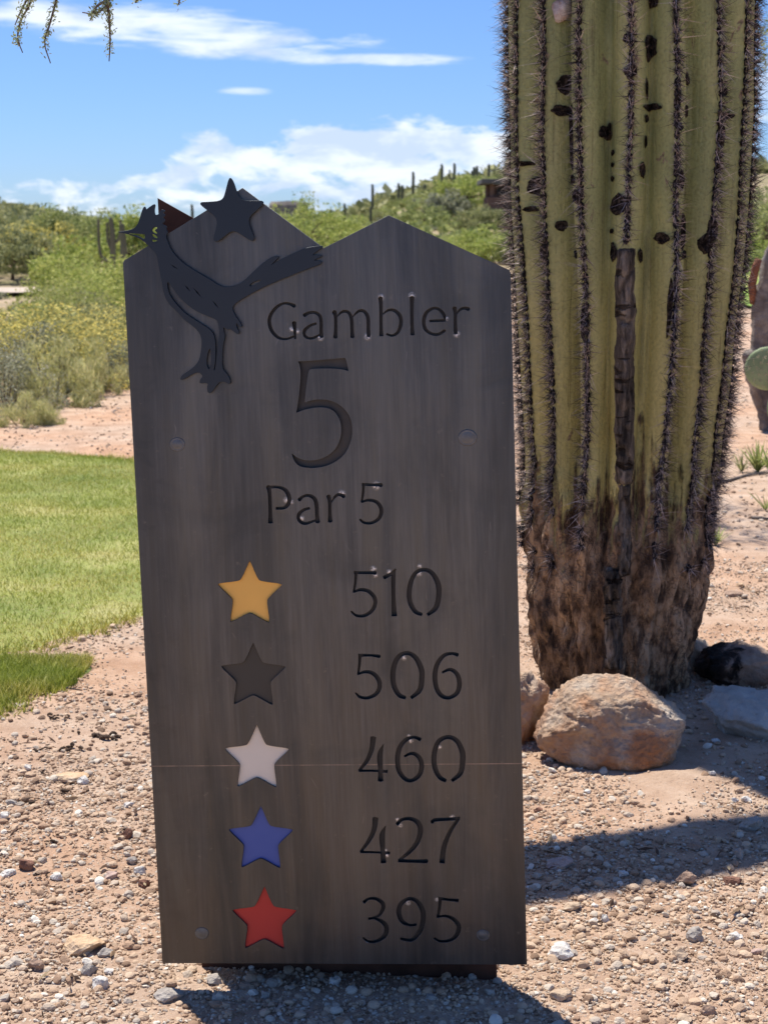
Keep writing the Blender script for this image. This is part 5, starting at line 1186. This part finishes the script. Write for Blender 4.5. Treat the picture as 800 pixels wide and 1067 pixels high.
# fallen sticks
def stick(pts, rad, label):
    P = [ghit(*q) for q in pts]; o0 = P[0].copy(); V, Fc = tube([q - o0 + Vector((0, 0, rad * .8)) for q in P], [rad * .7, rad] + [rad * .8] * (len(P) - 3) + [rad * .4], 7); o = link('fallen_stick', mesh_py('fallen_stick', V, Fc, True), M['wood']); o.location = o0; tag(o, label, 'stick')
stick([(728, 503), (752, 504), (775, 497), (797, 494)], .009, 'long pale fallen stick on the soil right of the saguaro')
stick([(783, 541), (792, 541), (806, 543)], .008, 'short dark stick at the right edge below the long one')
stick([(14, 712), (40, 714), (60, 716), (86, 720)], .0035, 'thin dark twig lying across the small grass patch')
# overhanging branch, top left: a tree outside the frame to the left
lt = empty('palo_verde_tree', (-2.2, 3.1, 0), 'feathery palo verde twigs hanging into the top left corner', 'tree')
o3 = Vector((-2.2, 3.1, 0))
def q3(px, py, d): r = ray(px, py); return CAM + r * (d / r.y) - o3
limb = [(0, 0, 0), (.03, .0, .7), (.15, -.1, 1.5), tuple(q3(-300, -190, 2.8)), tuple(q3(-60, -120, 2.65)), tuple(q3(100, -75, 2.6)), tuple(q3(220, -62, 2.58))]
V, Fc = tube(crs([tuple(p) for p in limb], 5), np.interp(np.arange(31), [0, 10, 15, 30], [.07, .05, .022, .004])[:len(crs([tuple(p) for p in limb], 5))], 8)
link('trunk', mesh_py('trunk', V, Fc, True), M['stem'], lt)
def twig(pts, d, n, leaf, a0=(0, -100)):
    d *= .745; leaf *= .8
    P = [q3(x, y, d) for x, y in pts]; C = crs([tuple(p) for p in P], 8); V, Fc = tube(C, np.linspace(.0028, .0009, len(C)), 5)
    t = link('twig', mesh_py('twig', V, Fc), M['stem'], lt)
    r = np.random.default_rng(int(pts[0][0]) + 7); tt = r.uniform(.0, .86, n) * (len(C) - 1); i = tt.astype(int); Q = C[i] + (C[np.minimum(i + 1, len(C) - 1)] - C[i]) * (tt - i)[:, None] + r.normal(0, .0042, (n, 3))
    a = r.normal(size=(n, 3)); a /= np.linalg.norm(a, axis=1)[:, None]; b_ = np.cross(a, r.normal(size=(n, 3))); b_ /= np.linalg.norm(b_, axis=1)[:, None]; a *= leaf; b_ *= leaf * .4
    V = np.stack([Q - a, Q - b_, Q + a, Q + b_], 1).reshape(-1, 3); link('leaflets', mesh_np('leaflets', V, np.arange(4 * n).reshape(-1, 4)), LM['twig_leaves'], t)
twig([(40, -95), (36, -30), (33, 0), (22, 22), (19, 40), (24, 55)], 3.55, 330, .0042)
twig([(36, -30), (32, -8), (24, 8), (16, 26)], 3.5, 160, .0042)
twig([(70, -95), (66, -30), (58, 4), (52, 26), (47, 45), (53, 66)], 3.5, 330, .0042)
twig([(125, -80), (120, -20), (112, 4), (100, 14), (86, 13)], 3.45, 230, .0045)
twig([(112, 2), (114, 18), (115, 42), (114, 64)], 3.45, 200, .004)
twig([(112, 0), (100, 8), (94, 22)], 3.45, 90, .004)
twig([(155, -70), (150, -20), (143, 0), (141, 3)], 3.45, 90, .004)
twig([(200, -60), (192, -20), (187, 1), (187, 5)], 3.4, 60, .004)
